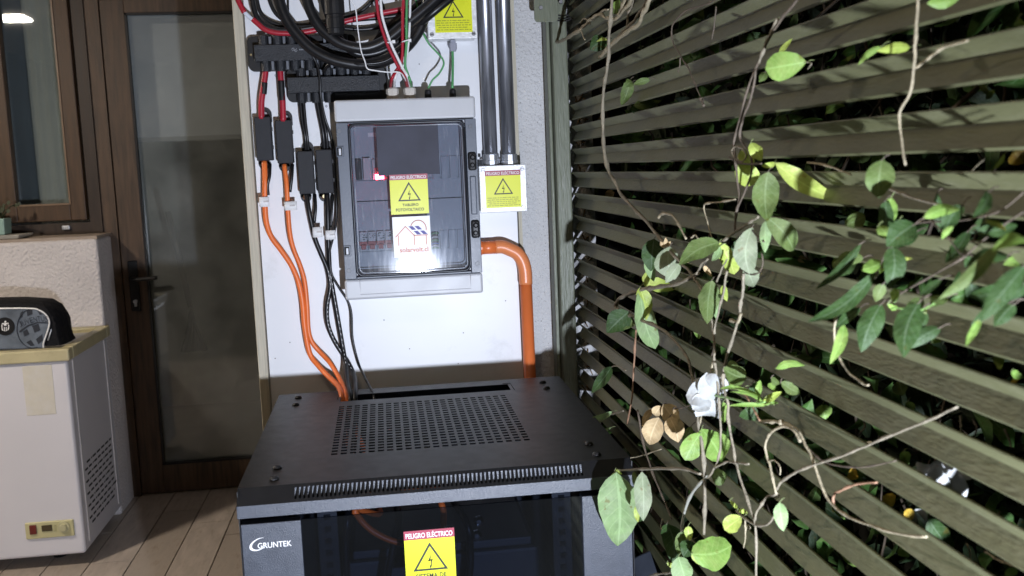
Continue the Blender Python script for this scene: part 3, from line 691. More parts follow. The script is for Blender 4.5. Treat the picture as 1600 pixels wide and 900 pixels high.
# ================================================================ JUNCTION BOXES AND CONDUITS
def jbox(A, B, Y, label, vis_head=True):
    t = thing('junction_box', ((A.x+B.x)/2, 2.2, B.z), label, 'junction box')
    BX('box_body', M_box, t, A.x+.002, B.x-.002, Y+.004, 2.199, B.z+.002, A.z-.002, bevel=.004)
    BX('lid', M_box, t, A.x, B.x, Y, Y+.0038, B.z, A.z, bevel=.0015)
    for sx in (A.x+.0085, B.x-.0085):
        for sz in (A.z-.0095, B.z+.0095):
            s_ = MB().lathe((sx, Y-.0001, sz), (0, -1, 0), [(0, .0044), (.0015, .0044), (.0022, .0036)], 14).build('lid_screw', M_scr, t)
            MB().box(sx-.003, sx+.003, Y-.0026, Y-.0021, sz-.0005, sz+.0005).build('screw_slot', M_dark, s_)
    return t
JY = 2.135
def bA(x0, y0, x1, y1, Y): a = PY(x0, y0, Y); b = PY(x1, y1, Y); return a, b
A = Vector(((X_(747.6, 260, JY)+X_(751.6, 334, JY))/2, JY, (Z_(747.6, 260, JY)+Z_(821, 256, JY))/2)); B = Vector(((X_(821, 256, JY)+X_(825, 329, JY))/2, JY, (Z_(751.6, 334, JY)+Z_(825, 329, JY))/2))
jb = jbox(A, B, JY, 'square metal junction box with warning sticker at the foot of the two conduits')
A2 = PY(757.5, 267.5, JY-.0001); B2 = PY(815, 323, JY-.0001)
sign(jb, A2, B2, JY, [], fine=.70, hh=.135, tri=(.2, .64))
A = Vector(((X_(664, -28, JY)+X_(669.5, 60, JY))/2, JY, Z_(668, -28, JY))); B = Vector((X_(746.5, 59, JY), JY, Z_(708, 60.5, JY)))
jb2 = jbox(A, B, JY, 'metal junction box with warning sticker at the top edge, left of the conduits')
A2 = PY(677, -18, JY-.0001); B2 = PY(738.5, 50, JY-.0001)
sign(jb2, A2, B2, JY, [], fine=.70, hh=.135, tri=(.27, .67))
q = PY(707.5, 68, 2.165); MB().lathe((q.x, 2.165, B.z+.0008), (0, 0, -1), [(0, .006), (.006, .006), (.0065, .0085), (.018, .0085), (.024, .006)], 8).build('cable_gland', mat('grey_nylon', (.33, .34, .4), .5), jb2)

def conduit(px0, px1, pyb, label):
    t0 = PY(px0, 0, 2.165); t1 = PY(px1, pyb, 2.165); x = (t0.x+t1.x)/2
    zb_ = Z_(px1, 259, 2.165)
    t = thing('steel_conduit', (x, 2.165, zb_), label, 'conduit', 'steel conduits down the board')
    MB().cyl((x, 2.165, zb_+.02), (x, 2.165, 2.35), .0152, 24).build('pipe', M_cond, t)
    MB().lathe((x, 2.165, zb_-.002), (0, 0, 1), [(0, .0175), (.003, .0175), (.004, .0195), (.013, .0195), (.014, .0178), (.026, .0178), (.028, .0162)], 12).build('connector', M_galv, t)
    s_ = MB().lathe((x-.0195, 2.165, zb_+.016), (-1, 0, 0), [(0, .004), (.006, .004)], 8).build('clamp_screw', M_scr, t)
    # strap above the frame
    MB().box(x-.017, x+.017, 2.148, 2.198, 2.0, 2.02).build('strap', M_galv, t, bevel=.003)
conduit(757, 767, 240, 'left of the two polished steel conduits beside the enclosure')
conduit(786.5, 795, 240, 'right of the two polished steel conduits beside the rough pier')
# orange conduit
oc = thing('orange_conduit', (.3, 2.165, .9), 'orange plastic conduit bending down from the enclosure side behind the rack', 'conduit')
cY = 2.166
e0 = PY(757, 387, cY); 
fl_ = MB().lathe((ex1-.004, cY, e0.z), (1, 0, 0), [(0, .018), (.006, .018), (.007, .0165), (.012, .0165)], 20); fl_.build('flange', M_pvc, oc)
MB().cyl((ex1+.004, cY, e0.z), (X_(776, 386, cY), cY, e0.z), .0148, 22).build('coupling', M_pvc, oc, smooth=None)
pts = [PY(a, b, cY) for a, b in ((774, 387), (785, 387.5), (797, 390), (808, 396), (815.5, 406), (819.5, 418), (821, 430), (821.5, 444))]
pts[0].z = e0.z; pts[1].z = e0.z
MB().tube(pts, .0152, 20, sub=4).build('elbow', M_pvc2, oc)
a = PY(821.5, 440, cY); b = PY(831, 592, cY); 
MB().cyl((a.x, cY, a.z), ((a.x+b.x)/2+.002, cY, .45), .0138, 22).build('pipe', M_pvc, oc)

# ================================================================ FUSE HOLDERS
def fuse(x0, y0, x1, y1, label):
    Y = 2.162; a = PY(x0, y0, Y); b = PY(x1, y1, Y); cx_ = (a.x+b.x)/2
    a.x = cx_-.0233 if (x1-x0) > 30 else a.x; b.x = cx_+.0233 if (x1-x0) > 30 else b.x
    t = thing('fuse_holder', (cx_, 2.199, b.z), label, 'fuse holder', 'black fuse holders left of the enclosure')
    BX('base', M_blk, t, a.x+.001, b.x-.001, 2.185, 2.199, b.z+.001, a.z-.001)
    BX('cover', M_fuse, t, a.x, b.x, Y, 2.1848, b.z, a.z, bevel=.0022)
    tp = MB(); lx = b.x-.012
    tp.lathe((lx, 2.199, a.z+.008), (0, -1, 0), [(0, .0125), (.006, .0125)], 20).box(lx-.0125, lx+.0125, 2.193, 2.199, a.z-.01, a.z+.008).build('mounting_lug', M_blk, t)
    MB().lathe((lx, 2.192, a.z+.008), (0, -1, 0), [(0, .006), (.001, .006), (.003, .0035)], 12).build('lug_screw', M_scr, t)
    lx = a.x+.0115
    MB().lathe((lx, 2.199, b.z-.007), (0, -1, 0), [(0, .0115), (.007, .0115)], 20).box(lx-.0115, lx+.0115, 2.192, 2.199, b.z-.007, b.z+.01).build('mounting_lug', M_blk, t)
    MB().lathe((lx, 2.191, b.z-.007), (0, -1, 0), [(0, .007), (.001, .007), (.003, .004)], 12).build('lug_screw', mat('brass_screw', (.5, .42, .25), .35, 1), t)
    for k in (.3, .72):
        zz = b.z+(a.z-b.z)*k; BX('side_clip', M_blk, t, b.x-.001, b.x+.0022, 2.168, 2.178, zz-.004, zz+.004)
    return t
fuse(396.5, 183, 426.5, 250.5, 'leftmost black fuse holder, beside the batten, under a red cable')
fuse(429, 188, 459, 254.5, 'second black fuse holder from the batten, under a red cable')
fuse(463.5, 236.5, 492.5, 302.5, 'third black fuse holder from the batten, fed by black cables')
fuse(492.5, 234, 522, 301.5, 'black fuse holder touching the enclosure edge, fed by black cables')

# ================================================================ BUSBARS
def busbar(base, cov, ups, dns, label, Yc, logo=None):
    a = PY(base[0], base[1], 2.18); b = PY(base[2], base[3], 2.18)
    t = thing('busbar', ((a.x+b.x)/2, 2.199, b.z), label, 'busbar', 'black busbars at the top of the board')
    MB().prism(rrect(a.x, b.x, b.z, a.z, .012, 2.18), (0, .019, 0)).build('base_plate', M_blk, t, bevel=.0015)
    ca = PY(cov[0], cov[1], Yc); cb_ = PY(cov[2], cov[3], Yc)
    cv = BX('cover', M_bus, t, ca.x, cb_.x, Yc, 2.1795, cb_.z, ca.z, bevel=.0015)
    zu = ca.z; zl = cb_.z
    for px, py in ups+dns:
        q = PY(px, py, 2.165); up = (px, py) in ups
        zz0, zz1 = (zu-.002, zu+.019) if up else (zl-.021, zl+.002)
        MB().lathe((q.x, 2.1655, zz0), (0, 0, 1), [(0, .0095), (zz1-zz0, .0095)], 14).build('terminal', M_bus, t)
    mb = MB()
    for s_ in (ups, dns):
        for (p0, q0), (p1, q1) in zip(s_, s_[1:]):
            q = PY((p0+p1)/2, q0, 2.17); up = s_ is ups
            zz = zu-.001 if up else zl-.017
            mb.box(q.x-.0025, q.x+.0025, 2.163, 2.1795, zz, zz+.018)
    mb.build('divider', mat('grey_divider', (.12, .13, .15), .45), t)
    MB().lathe((a.x+.007, 2.1799, (a.z+b.z)/2-.002), (0, -1, 0), [(0, .003), (.002, .002)], 10).build('corner_screw', mat('brass_screw', (.5, .42, .25), .35, 1), t)
    return t, ca, cb_
t1, ca, cb_ = busbar((385, 57, 558, 107), (396, 70, 553, 92), [(411, 61), (433, 61), (455, 60), (478, 58), (536, 56)], [(415, 99), (438, 98), (461, 97), (484, 96), (507, 95), (530, 94)], 'upper long black busbar partly behind the thick black cables', 2.155)
mb = MB(); q = PY(457, 78, 2.1545)
mb.tube([q+Vector((-.002, 0, .001)), q+Vector((.002, 0, .004)), q+Vector((.005, 0, -.001)), q+Vector((.009, 0, .003))], .0008, 5)
mb.tube([q+Vector((-.001, 0, -.002)), q+Vector((.003, 0, 0)), q+Vector((.006, 0, -.004)), q+Vector((.01, 0, -.001))], .0007, 5)
for i in range(7): mb.box(q.x+.014+i*.0032, q.x+.0163+i*.0032, 2.154, 2.1545, q.z-.001, q.z+.0015)
mb.build('logo_mark', mat('grey_print', (.25, .26, .28), .5), t1)
busbar((446, 107, 606, 155), (448, 121, 594, 141), [(470, 112), (491, 111), (512, 110), (533, 109), (554, 108), (572, 107)], [(471, 150), (494, 149), (514, 148)], 'lower black busbar just above the enclosure corner', 2.145)

# ================================================================ CABLES
def cable(pts, r_, m, label, Y=2.17, name='cable', cat='cable', group=None, n=10, sub=6, parent=None):
    P = [PY(q[0], q[1], q[2] if len(q) > 2 else Y) for q in pts]
    o = MB().tube(P, r_, n, sub=sub).build(name, m, parent)
    return tag(o, label, cat, group) if parent is None else o
def band(parent, px0, py0, px1, py1, r_, m, Y=2.17, nm='band'):
    return MB().cyl(PY(px0, py0, Y), PY(px1, py1, Y), r_, 12).build(nm, m, parent)
def cthing(name, pts, label, cat='cable', Y=2.17):
    q = PY(pts[-1][0], pts[-1][1], Y); return thing(name, (q.x, q.y, q.z), label, cat)
RK = .987
# orange pair
o1 = [(413, 252, 2.178), (414, 280), (414, 310), (416, 345), (424, 370), (440, 392), (456, 416), (467, 443), (473, 475), (476, 510), (484, 552), (498, 572, 2.16), (513, 588, 2.13), (528, 603, 2.08), (534, 618, 2.035), (536, 640, 2.02)]
o2 = [(444, 257, 2.178), (448, 290), (450, 330), (453, 365), (459, 390), (469, 415), (476, 440), (480, 478), (482, 515), (488, 535), (500, 550), (515, 566, 2.16), (527, 585, 2.13), (536, 603, 2.08), (541, 618, 2.035), (543, 640, 2.02)]
M_tag = mat('paper_tag', (.78, .78, .78), .6, var=.03)
def cabletag(par, px, py, w, hh, Y, bend=1):
    a = PY(px, py, Y); mb = MB(); n = 6; vs = []
    for i in range(n+1):
        x = a.x+w*i/n
        for z in (0, hh): vs.append((x, Y-.006-.002*math.sin(i/n*3.1), a.z-z))
    mb.add(vs, [(2*i, 2*i+1, 2*i+3, 2*i+2) for i in range(n)], True)
    o = mb.build('paper_tag', M_tag, par, solid=.0006)
    mb = MB(); random.seed(int(px))
    for i in range(7): mb.box(a.x+w*.45+i*.0016, a.x+w*.45+i*.0016+.001, Y-.0094, Y-.0088, a.z-hh*.55, a.z-hh*.38)
    mb.build('tag_print', mat('grey_tag_ink', (.45, .4, .38), .6), o)
for pts, r_, lab, tg in ((o1, .0058, 'left orange cable dropping from the leftmost fuse holder into the rack', (405, 308, .021, .021)), (o2, .0052, 'right orange cable dropping from the second fuse holder into the rack', (444, 315, .027, .019))):
    t = cthing('orange_cable', pts, lab)
    cable(pts, r_, M_orc, None, parent=t, name='sheath')
    cabletag(t, *tg[:2], tg[2], tg[3], 2.165)
# black pair to third and fourth holders
b3 = [(479, 303, 2.178), (482, 325), (487, 350), (493, 375), (503, 400), (512, 422), (516, 448), (511, 478), (512, 505), (521, 530), (537, 556), (550, 578, 2.15), (555, 598, 2.09), (555, 618, 2.035), (555, 640, 2.02)]
b4 = [(511, 302, 2.178), (512, 330), (513, 370), (514, 400), (516, 430), (523, 470), (530, 510), (536, 545), (540, 570, 2.15), (543, 598, 2.09), (547, 618, 2.035), (547, 640, 2.02)]
for pts, r_, lab, tg in ((b3, .0052, 'black cable with white print from the third fuse holder down into the rack', (488, 355, .021, .022)), (b4, .0052, 'black cable from the fuse holder by the enclosure down into the rack', (508, 360, .022, .020))):
    t = cthing('black_cable', pts, lab)
    cable(pts, r_, M_cab, None, parent=t, name='sheath')
    cabletag(t, *tg[:2], tg[2], tg[3], 2.165)
thin = [(449, -40, 2.13), (450, 20, 2.13), (452, 45, 2.13), (467, 66, 2.13), (483, 80, 2.13), (495, 100, 2.135), (500, 125, 2.135), (501, 150, 2.14), (508, 185, 2.155), (520, 222, 2.16), (524, 270, 2.165), (526, 330, 2.17), (522, 365, 2.165), (515, 395, 2.16), (518, 427, 2.16), (530, 450, 2.165), (543, 470), (549, 490), (551, 530), (561, 570, 2.16), (574, 597, 2.1), (584, 618, 2.04), (586, 640, 2.02)]
cable(thin, .0026, M_cab, 'long thin black wire wandering from the top past the enclosure into the rack', n=8)
for pts, r_, lab in (([(469, 155), (472, 190), (477, 215), (478, 238, 2.18)], .0036, 'short black lead entering the third fuse holder, left one'),
                     ([(474, 155), (477, 190), (480, 215), (482, 238, 2.18)], .0036, 'short black lead entering the third fuse holder, right one'),
                     ([(494, 152), (499, 180), (505, 210), (507, 236, 2.18)], .0040, 'short black lead entering the fourth fuse holder, left one'),
                     ([(499, 152), (504, 180), (510, 210), (512, 236, 2.18)], .0036, 'short black lead entering the fourth fuse holder, right one'),
                     ([(422, 256, 2.185), (421, 275), (418, 290), (419, 305)], .0036, 'short black lead tucked behind the left orange cable'),
                     ([(457, 257, 2.185), (456, 275), (453, 300)], .0036, 'short black lead tucked behind the right orange cable'),
                     ([(492, 304, 2.185), (493, 325), (491, 348)], .0036, 'short black stub under the third fuse holder'),
                     ([(520, 304, 2.185), (518, 330), (517, 355)], .0032, 'short black stub beside the enclosure edge')):
    cable(pts, r_, M_cab, lab)
for par_, pts, a0_ in (('b3', b3, 5), ('b4', b4, 4)):
    mb = MB(); P_ = [PY(q[0], q[1], q[2] if len(q) > 2 else 2.17) for q in pts]
    for i in range(a0_, len(P_)-3):
        for k in range(4):
            a = P_[i].lerp(P_[i+1], k/4+.03); b = P_[i].lerp(P_[i+1], k/4+.13); off = Vector((.0012, -.0051, 0)); mb.tube([a+off, b+off], .0007, 4, False)
    tag(mb.build('sheath_print', M_wht, [o for o in bpy.data.objects if o.name.startswith('black_cable')][0 if par_ == 'b3' else 1]), kind='stuff')
# red sleeved
for pts, bnd, lab in (([(415.5, 104), (414, 120), (411, 140), (408.5, 160), (408.5, 186)], (413, 129, 411.5, 147), 'left red sleeved cable with a black band above the fuse holders'),
                      ([(437.5, 104), (438.5, 120), (440, 140), (441.5, 160), (442.5, 190)], (439, 126, 441, 157), 'right red sleeved cable with a black band above the fuse holders')):
    t = cthing('red_cable', pts, lab, Y=2.165)
    cable(pts, .0066, M_red, None, parent=t, name='sheath', Y=2.167)
    P = [PY(bnd[0]+(bnd[2]-bnd[0])*k/3, bnd[1]+(bnd[3]-bnd[1])*k/3, 2.167) for k in range(4)]
    MB().tube(P, .0070, 12).build('black_band', M_blk, t)
# arcs near the top
t = cthing('red_cable', [(373, 4), (500, 47)], 'red cable with a clear joint curving in from the top left of the board', Y=2.15)
cable([(368, -12), (374, 4), (382, 20)], .0058, M_red, None, parent=t, name='sheath', Y=2.15)
cable([(382, 19), (389, 26), (395, 31)], .0046, mat('clear_sleeve', (.62, .66, .74), .3), None, parent=t, name='clear_sleeve', Y=2.15)
cable([(395, 30), (404, 38), (414, 46), (430, 51), (449, 52), (470, 51), (493, 47), (520, 40), (545, 32), (589, 22), (640, 12)], .0056, M_red, None, parent=t, name='sheath', Y=2.15)
cable([(392, -20), (396, 10), (402, 28), (413, 40), (430, 46), (450, 47), (480, 44), (520, 36), (560, 30), (620, 24), (660, 10), (700, -20)], .0056, M_cab, 'slim black cable curving beside the red one from the top left', Y=2.155)
cable([(398, -20), (404, 12), (414, 28), (436, 39), (470, 43), (505, 40), (560, 46), (600, 40), (640, 22), (680, -10)], .0045, M_cab, 'thin black cable sagging behind the coupling', Y=2.18)
T1 = [(428, -40, 2.11), (436, 0, 2.11), (449, 33, 2.11), (471, 62, 2.11), (495, 82, 2.11), (529, 96, 2.11), (571, 101, 2.11), (611, 91, 2.11), (644, 64, 2.12), (664, 24, 2.12), (670, -30, 2.12)]
T2 = [(474, -40, 2.09), (480, 0, 2.09), (490, 27, 2.09), (507, 50, 2.09), (535, 69, 2.09), (571, 75, 2.09), (604, 62, 2.09), (636, 36, 2.09), (665, 12, 2.09), (700, -20, 2.09)]
T3 = [(560, 108, 2.16), (575, 90, 2.16), (590, 62, 2.16), (612, 38, 2.15), (650, 10, 2.15), (680, -20, 2.15)]
T4 = [(500, -30, 2.07), (512, 20, 2.1), (530, 60, 2.12), (560, 84, 2.13), (600, 78, 2.13), (640, 50, 2.13), (676, 20, 2.1), (720, -16, 2.1)]
for P_, r_, lab in ((T1, .0115, 'lowest of the thick black cable loops hanging from the top edge'), (T2, .0110, 'middle thick black cable loop in front of the busbar'), (T3, .0075, 'thick black cable rising steeply to the right behind the loops'), (T4, .0085, 'thick black cable loop behind the round coupling')):
    cable(P_, r_, M_cab, lab, n=14)
cable([(505, 112, 2.14), (520, 98, 2.12), (560, 100, 2.1), (600, 96, 2.1), (632, 76, 2.1)], .0035, M_cab, 'glossy black wire lying along the lowest loop')
cable([(415, -20), (430, 20), (460, 38), (500, 34), (560, 20), (600, -20)], .004, M_cab, 'slim black cable crossing low behind the coupling near the top edge', Y=2.185)
cable([(585, -20), (600, 20), (590, 60), (572, 92), (560, 104)], .004, M_cab, 'black cable falling steeply between the loops and the right wires', Y=2.18)
# round coupling
cp_ = PY(525, 55, 2.08); cpl = thing('cable_coupling', (cp_.x, 2.08, cp_.z), 'round black waterproof cable coupling hanging from the top edge', 'connector')
MB().lathe((cp_.x, 2.08, cp_.z), (0, 0, 1), [(0, .012), (.003, .017), (.012, .0175), (.013, .019), (.033, .019), (.034, .0175), (.04, .0175), (.041, .0205), (.085, .0205), (.2, .0205)], 20).build('coupling_body', M_blk, cpl)
# white / red / green control wires
def wire(pts, r_, m, lab, Y=2.12): cable(pts, r_, m, lab, Y=Y, name='wire', cat='wire', n=7)
wire([(540, -20), (548, 0), (555.5, 14), (559, 44), (564, 78), (570, 95), (574, 107), (585, 110), (604, 112.5), (624, 113), (632, 122), (637, 134, 2.135)], .0014, M_wht, 'thin white wire falling past the loops and turning right to the gland', 2.07)
wire([(586, -20), (589, 5), (592, 29), (604, 67), (616, 92), (624, 108), (632, 120), (637, 136, 2.135)], .0034, M_red, 'red wire of the left pair running to the right white gland', 2.075)
wire([(593, -20), (595, 5), (598, 29), (610, 66), (621, 90), (630, 108), (637, 120), (641, 136, 2.135)], .0030, M_wht, 'white wire of the left pair running to the right white gland', 2.077)
wire([(631, -20), (630, 5), (629, 40), (629, 70), (627, 98), (618, 112), (612, 124), (610, 136, 2.135)], .0034, M_red, 'red wire of the right pair running to the left white gland', 2.08)
wire([(642, -20), (641, 5), (640, 40), (638, 70), (633, 98), (622, 112), (617, 124), (615.5, 136, 2.135)], .0026, M_wht, 'white wire of the right pair running to the left white gland', 2.082)
wire([(636, -20), (635.5, 5), (635, 40), (635, 70), (633, 100), (637, 115), (641, 126), (643, 136, 2.135)], .0028, M_grn, 'green wire between the red and white ones, to the right gland', 2.078)
wire([(645, -20), (658, 35, 2.15), (662, 53), (671, 69), (684, 83), (692, 93), (693, 102), (686, 115), (676, 125), (669, 138, 2.135)], .0021, M_grn, 'curled green earth wire reaching the first black gland', 2.13)
wire([(707, 74, 2.165), (707.5, 100, 2.155), (707, 138, 2.135)], .0029, M_grn, 'straight green earth wire from the upper junction box', 2.15)
for px, py, w_ in ((609, 66, .016), (634, 64, .016)):
    q = PY(px, py, 2.078); o = MB().tube([q+Vector((w_/2*math.cos(t), .006*math.sin(t), .002*math.cos(t))) for t in [i*2*math.pi/14 for i in range(15)]], .0014, 5, False).build('tie_loop' if 0 else 'cable_tie', M_wht)
    tag(o, 'white cable tie around the %s wire pair' % ('left red and white' if px < 620 else 'right red and green'), 'cable tie')
    MB().box(q.x+w_/2-.003, q.x+w_/2+.003, 2.069, 2.075, q.z-.003, q.z+.003).build('tie_head', M_wht, o)

# ================================================================ RACK
RX0, RX1, RY0, RY1 = -.236, .366, 1.452, 2.086
rack = thing('battery_rack', ((RX0+RX1)/2, 1.77, 0), 'black network rack cabinet with perforated top and dark glass door', 'cabinet')
# top sheet, pierced
gx = [RX0, RX0+.0001]; holes_x = []; px0, pxn = -.105, .2335; pw = (pxn-px0)/22
xs = [RX0]
for i in range(22): xs += [px0+i*pw, px0+i*pw+.0103]
xs += [.236+.010, RX1]
ys = [RY0+.012]; py0_, pyn = 1.603, 1.950; ph = (pyn-py0_)/20
for j in range(20): ys += [py0_+j*ph, py0_+j*ph+.0092]
SL0, SL1 = 1.985, 2.040
ys += [SL0, SL1, RY1]
mb = MB(); nx, ny = len(xs), len(ys)
mb.v = [Vector((x, yy, RK)) for yy in ys for x in xs]
for j in range(ny-1):
    for i in range(nx-1):
        if 1 <= i <= 43 and i % 2 == 1 and 1 <= j <= 39 and j % 2 == 1: continue
        if ys[j] == SL0 and 1 <= i <= nx-3: continue
        mb.f.append([j*nx+i, j*nx+i+1, (j+1)*nx+i+1, (j+1)*nx+i]); mb.sm.append(False)
top = mb.build('top_panel', M_rack, rack, solid=.0018)
# slot rim
MB().tube([(xs[-2]+.007, SL0-.004, RK+.0003), (xs[-2]+.007, SL1+.006, RK+.0003), (xs[-2]-.01, SL1+.006, RK+.0003)], .0008, 4, False).tube([(xs[1]-.006, SL0+.02, RK+.0003), (xs[1]-.006, SL1+.006, RK+.0003), (xs[1]+.01, SL1+.006, RK+.0003)], .0008, 4, False).build('slot_rim', M_blk, top)
# bevel with slits
b0 = Vector((0, RY0-.012, CZ-.4835)); b1 = Vector((0, RY0+.012, RK))
us = [RX0]; u0, un = -.152, .290; ns = 68; up_ = (un-u0)/ns
for i in range(ns): us += [u0+i*up_, u0+i*up_+.0031]
us += [RX1]
vsb = [0, .18, .86, 1]
mb = MB(); nx = len(us); mb.v = [Vector((x, b0.y+(b1.y-b0.y)*t, b0.z+(b1.z-b0.z)*t)) for t in vsb for x in us]
for j in range(3):
    for i in range(nx-1):
        if j == 1 and i % 2 == 1: continue
        mb.f.append([j*nx+i, j*nx+i+1, (j+1)*nx+i+1, (j+1)*nx+i]); mb.sm.append(False)
mb.build('front_bevel', M_rack, rack, solid=.0012)
BX('inner_lip', M_rack_lit, rack, RX0+.02, RX1-.02, RY0+.0075, RY0+.009, RK-.021, RK-.004)
BX('front_lip', M_rack_lit, rack, RX0, RX1, RY0-.0125, RY0-.0105, CZ-.5025, CZ-.4832, bevel=.0006)
BX('lip_return', M_rack, rack, RX0, RX1, RY0-.0105, RY0+.02, CZ-.5025, CZ-.5005)
# sides, back, corner posts
BX('side_panel', M_rack, rack, RX0, RX0+.0015, RY0, RY1, .04, RK-.002); BX('side_panel', M_rack, rack, RX1-.0015, RX1, RY0, RY1, .04, RK-.002)
BX('back_panel', M_rack, rack, RX0+.0015, RX1-.0015, RY1-.0015, RY1, .04, RK-.002)
BX('base', M_rack, rack, RX0, RX1, RY0, RY1, .0, .04, bevel=.002)
BX('side_return', M_rack, rack, RX0, RX0+.0015, RY0-.0105, RY0, CZ-.5025, CZ-.4835)
BX('side_return', M_rack, rack, RX1-.0015, RX1, RY0-.0105, RY0, CZ-.5025, CZ-.4835)
for px, py in ((466, 620), (462, 631), (433, 729), (428, 746), (848, 596), (854, 605), (920, 692), (932, 708)):
    q = PZ(px, py, RK+.003); s_ = MB().lathe((q.x, q.y, RK), (0, 0, 1), [(0, .0075), (.002, .0072), (.005, .0045), (.0055, .002)], 12).build('bolt', M_blk, rack)
# door
dr0, dr1 = CZ-.514, .06
DYk = RY0-.006
lc0, lc1, rc0, rc1 = RX0+.003, -.1455, .2835, RX1-.004
colL = BX('door_column', M_rack_lit, rack, lc0, lc1, DYk, DYk+.02, dr1, dr0, bevel=.001)
BX('door_column', M_rack_lit, rack, rc0, rc1, DYk, DYk+.02, dr1, dr0, bevel=.001)
BX('door_glass', glassy('dark_door_glass', (.46, .50, .58), .05, .085, haze=.007), rack, lc1+.0005, rc0-.0005, DYk+.003, DYk+.007, dr1, dr0)
BX('door_rail', M_rack_lit, rack, lc1, rc0, DYk, DYk+.02, dr1-.02, dr1-.001)
# name on the left column
la = PY(403, 857.5, DYk-.0003)
text('GRUNTEK', M_wink, colL, la, (1, 0, 0), (0, 0, 1), (X_(456, 853, DYk)-la.x), .0088, bold=.008)
cc = PY(404.5, 850.5, DYk-.0004); mb = MB(); tw = []
for i in range(26):
    t = math.radians(38+i*(258/25)); rx_, rz_ = .0148, .0086; ca_, sa_ = math.cos(.42), math.sin(.42)
    ex_, ez_ = rx_*math.cos(t), rz_*math.sin(t); k = math.sin(i/25*math.pi)
    for w_ in (1, 1-.24*k-.02):
        tw.append(cc+Vector(((ex_*ca_-ez_*sa_)*w_, 0, (ex_*sa_+ez_*ca_)*w_)))
mb.add(tw, [(2*i, 2*i+2, 2*i+3, 2*i+1) for i in range(25)]).build('swoosh_mark', M_wink, colL)
# sticker on glass
A = PY(630.5, 829, DYk+.0025); A.z = (Z_(630, 831.5, DYk)+Z_(711, 825.5, DYk))/2; B = PY(714, 925, DYk+.0025)
sign(rack, A, B, 0, [('SISTEMA DE', .2, .81, .665, .735), ('BATERÍAS', .25, .75, .765, .845)], hh=.135, tri=(.19, .62))
# inside: rails, battery, cables, bolts
for xx in (-.125, .245):
    rl = BX('rail', M_rackin, rack, xx, xx+.03, 1.50, 1.503, .05, RK-.03)
    mb = MB()
    for k in range(40): mb.box(xx+.01, xx+.02, 1.498, 1.5005, .2+k*.0193, .2+k*.0193+.0085)
    tag(mb.build('rail_holes', M_dark, rl), kind='stuff')
BX('rail', M_rackin, rack, -.125, -.095, 1.95, 1.953, .05, RK-.03); BX('rail', M_rackin, rack, .245, .275, 1.95, 1.953, .05, RK-.03)
bat = thing('battery_unit', (.075, 1.78, .06), 'dark battery block standing inside the rack behind the glass', 'battery')
BX('case', M_batt, bat, -.09, .235, 1.60, 1.93, .08, .80, bevel=.006)
BX('lid_plate', M_batt, bat, -.08, .225, 1.61, 1.92, .80, .815, bevel=.003)
for px, py in ((748, 815), (745, 837)):
    q = PY(px, py, 1.595); MB().lathe((q.x, 1.6, q.z), (0, -1, 0), [(0, .009), (.004, .009), (.008, .004)], 14).build('terminal_bolt', mat('bright_bolt', (.8, .8, .82), .2, 1), bat)
random.seed(9)
oi1 = [PZ(538, 640, .97), PZ(535, 665, .93), Vector((-.06, 1.75, .885)), Vector((-.03, 1.62, .875)), PY(556, 795, 1.53), PY(562, 810, 1.53), PY(580, 828, 1.53), PY(605, 842, 1.53), PY(632, 850, 1.53)]
tag(MB().tube(oi1, .0052, 10).build('orange_cable', M_orc), 'orange cable curving behind the rack glass, left of the sticker', 'cable')
oi2 = [PZ(545, 640, .97), Vector((-.05, 1.8, .92)), Vector((0, 1.68, .90)), Vector((.06, 1.58, .93)), PY(690, 788, 1.53), PY(693, 803, 1.53), PY(690, 830, 1.53), PY(670, 860, 1.53)]
tag(MB().tube(oi2, .0052, 10).build('orange_cable', M_orc), 'orange cable dropping behind the rack glass above the sticker', 'cable')
for i, (pts, lab) in enumerate((([(555, 640, 2.0), (548, 700, 1.8), (545, 790, 1.56), (540, 850, 1.54), (543, 930, 1.54)], 'black cable hanging behind the left part of the rack glass'),
                                ([(580, 640, 2.0), (600, 720, 1.8), (622, 800, 1.56), (615, 850, 1.54), (600, 930, 1.54)], 'black cable hanging behind the middle of the rack glass'),
                                ([(586, 640, 2.0), (640, 700, 1.85), (720, 800, 1.56), (735, 860, 1.54), (730, 930, 1.54)], 'black cable hanging behind the rack glass near the bright bolts'))):
    cable(pts, .006, M_cab, lab)
t = thing('handle_reflection', tuple(PY(517, 900, 1.50)), 'grey loop added for a handle reflection at the left of the rack glass', 'strap')  # loop built behind the glass to stand for a mirrored handle
MB().tube([PY(a, b, 1.52) for a, b in ((520, 930), (517, 895), (511, 880), (510, 870), (516, 865), (523, 869), (524, 885), (528, 910), (530, 930))], .0022, 6).build('reflection_loop', mat('reflection_grey', (.5, .5, .52), .4), t)
# loose sheet beside rack
a, b, c, d = PY(987, 872, 1.42), PY(1015, 862, 1.30), PY(1045, 905, 1.26), PY(1020, 960, 1.3)
mb = MB(); mb.prism([PX(987, 875, .375), PX(1016, 862, .40), PX(1040, 905, .40), PX(1048, 960, .40), PX(1010, 960, .375)], (0, .004, 0))
tag(mb.build('metal_offcut', M_rack_lit), 'dark folded metal piece between the rack side and the louvred fence', 'metal piece')

# ================================================================ FENCE
FXN = .43
fence = thing('louvred_fence', (.45, 1.0, 0), 'olive louvred fence of long angled slats with creepers growing through it', 'fence')
pxa = PY(869, 340, 2.19).x; 
ps = MB(); ps.box(pxa, PY(896, 340, 2.16).x, 2.165, 2.235, 0, 2.62)
ps.build('post', M_post, fence, bevel=.004)
BX('post_trim', M_post, fence, pxa-.009, pxa-.001, 2.19, 2.235, 0, 2.62, bevel=.002)
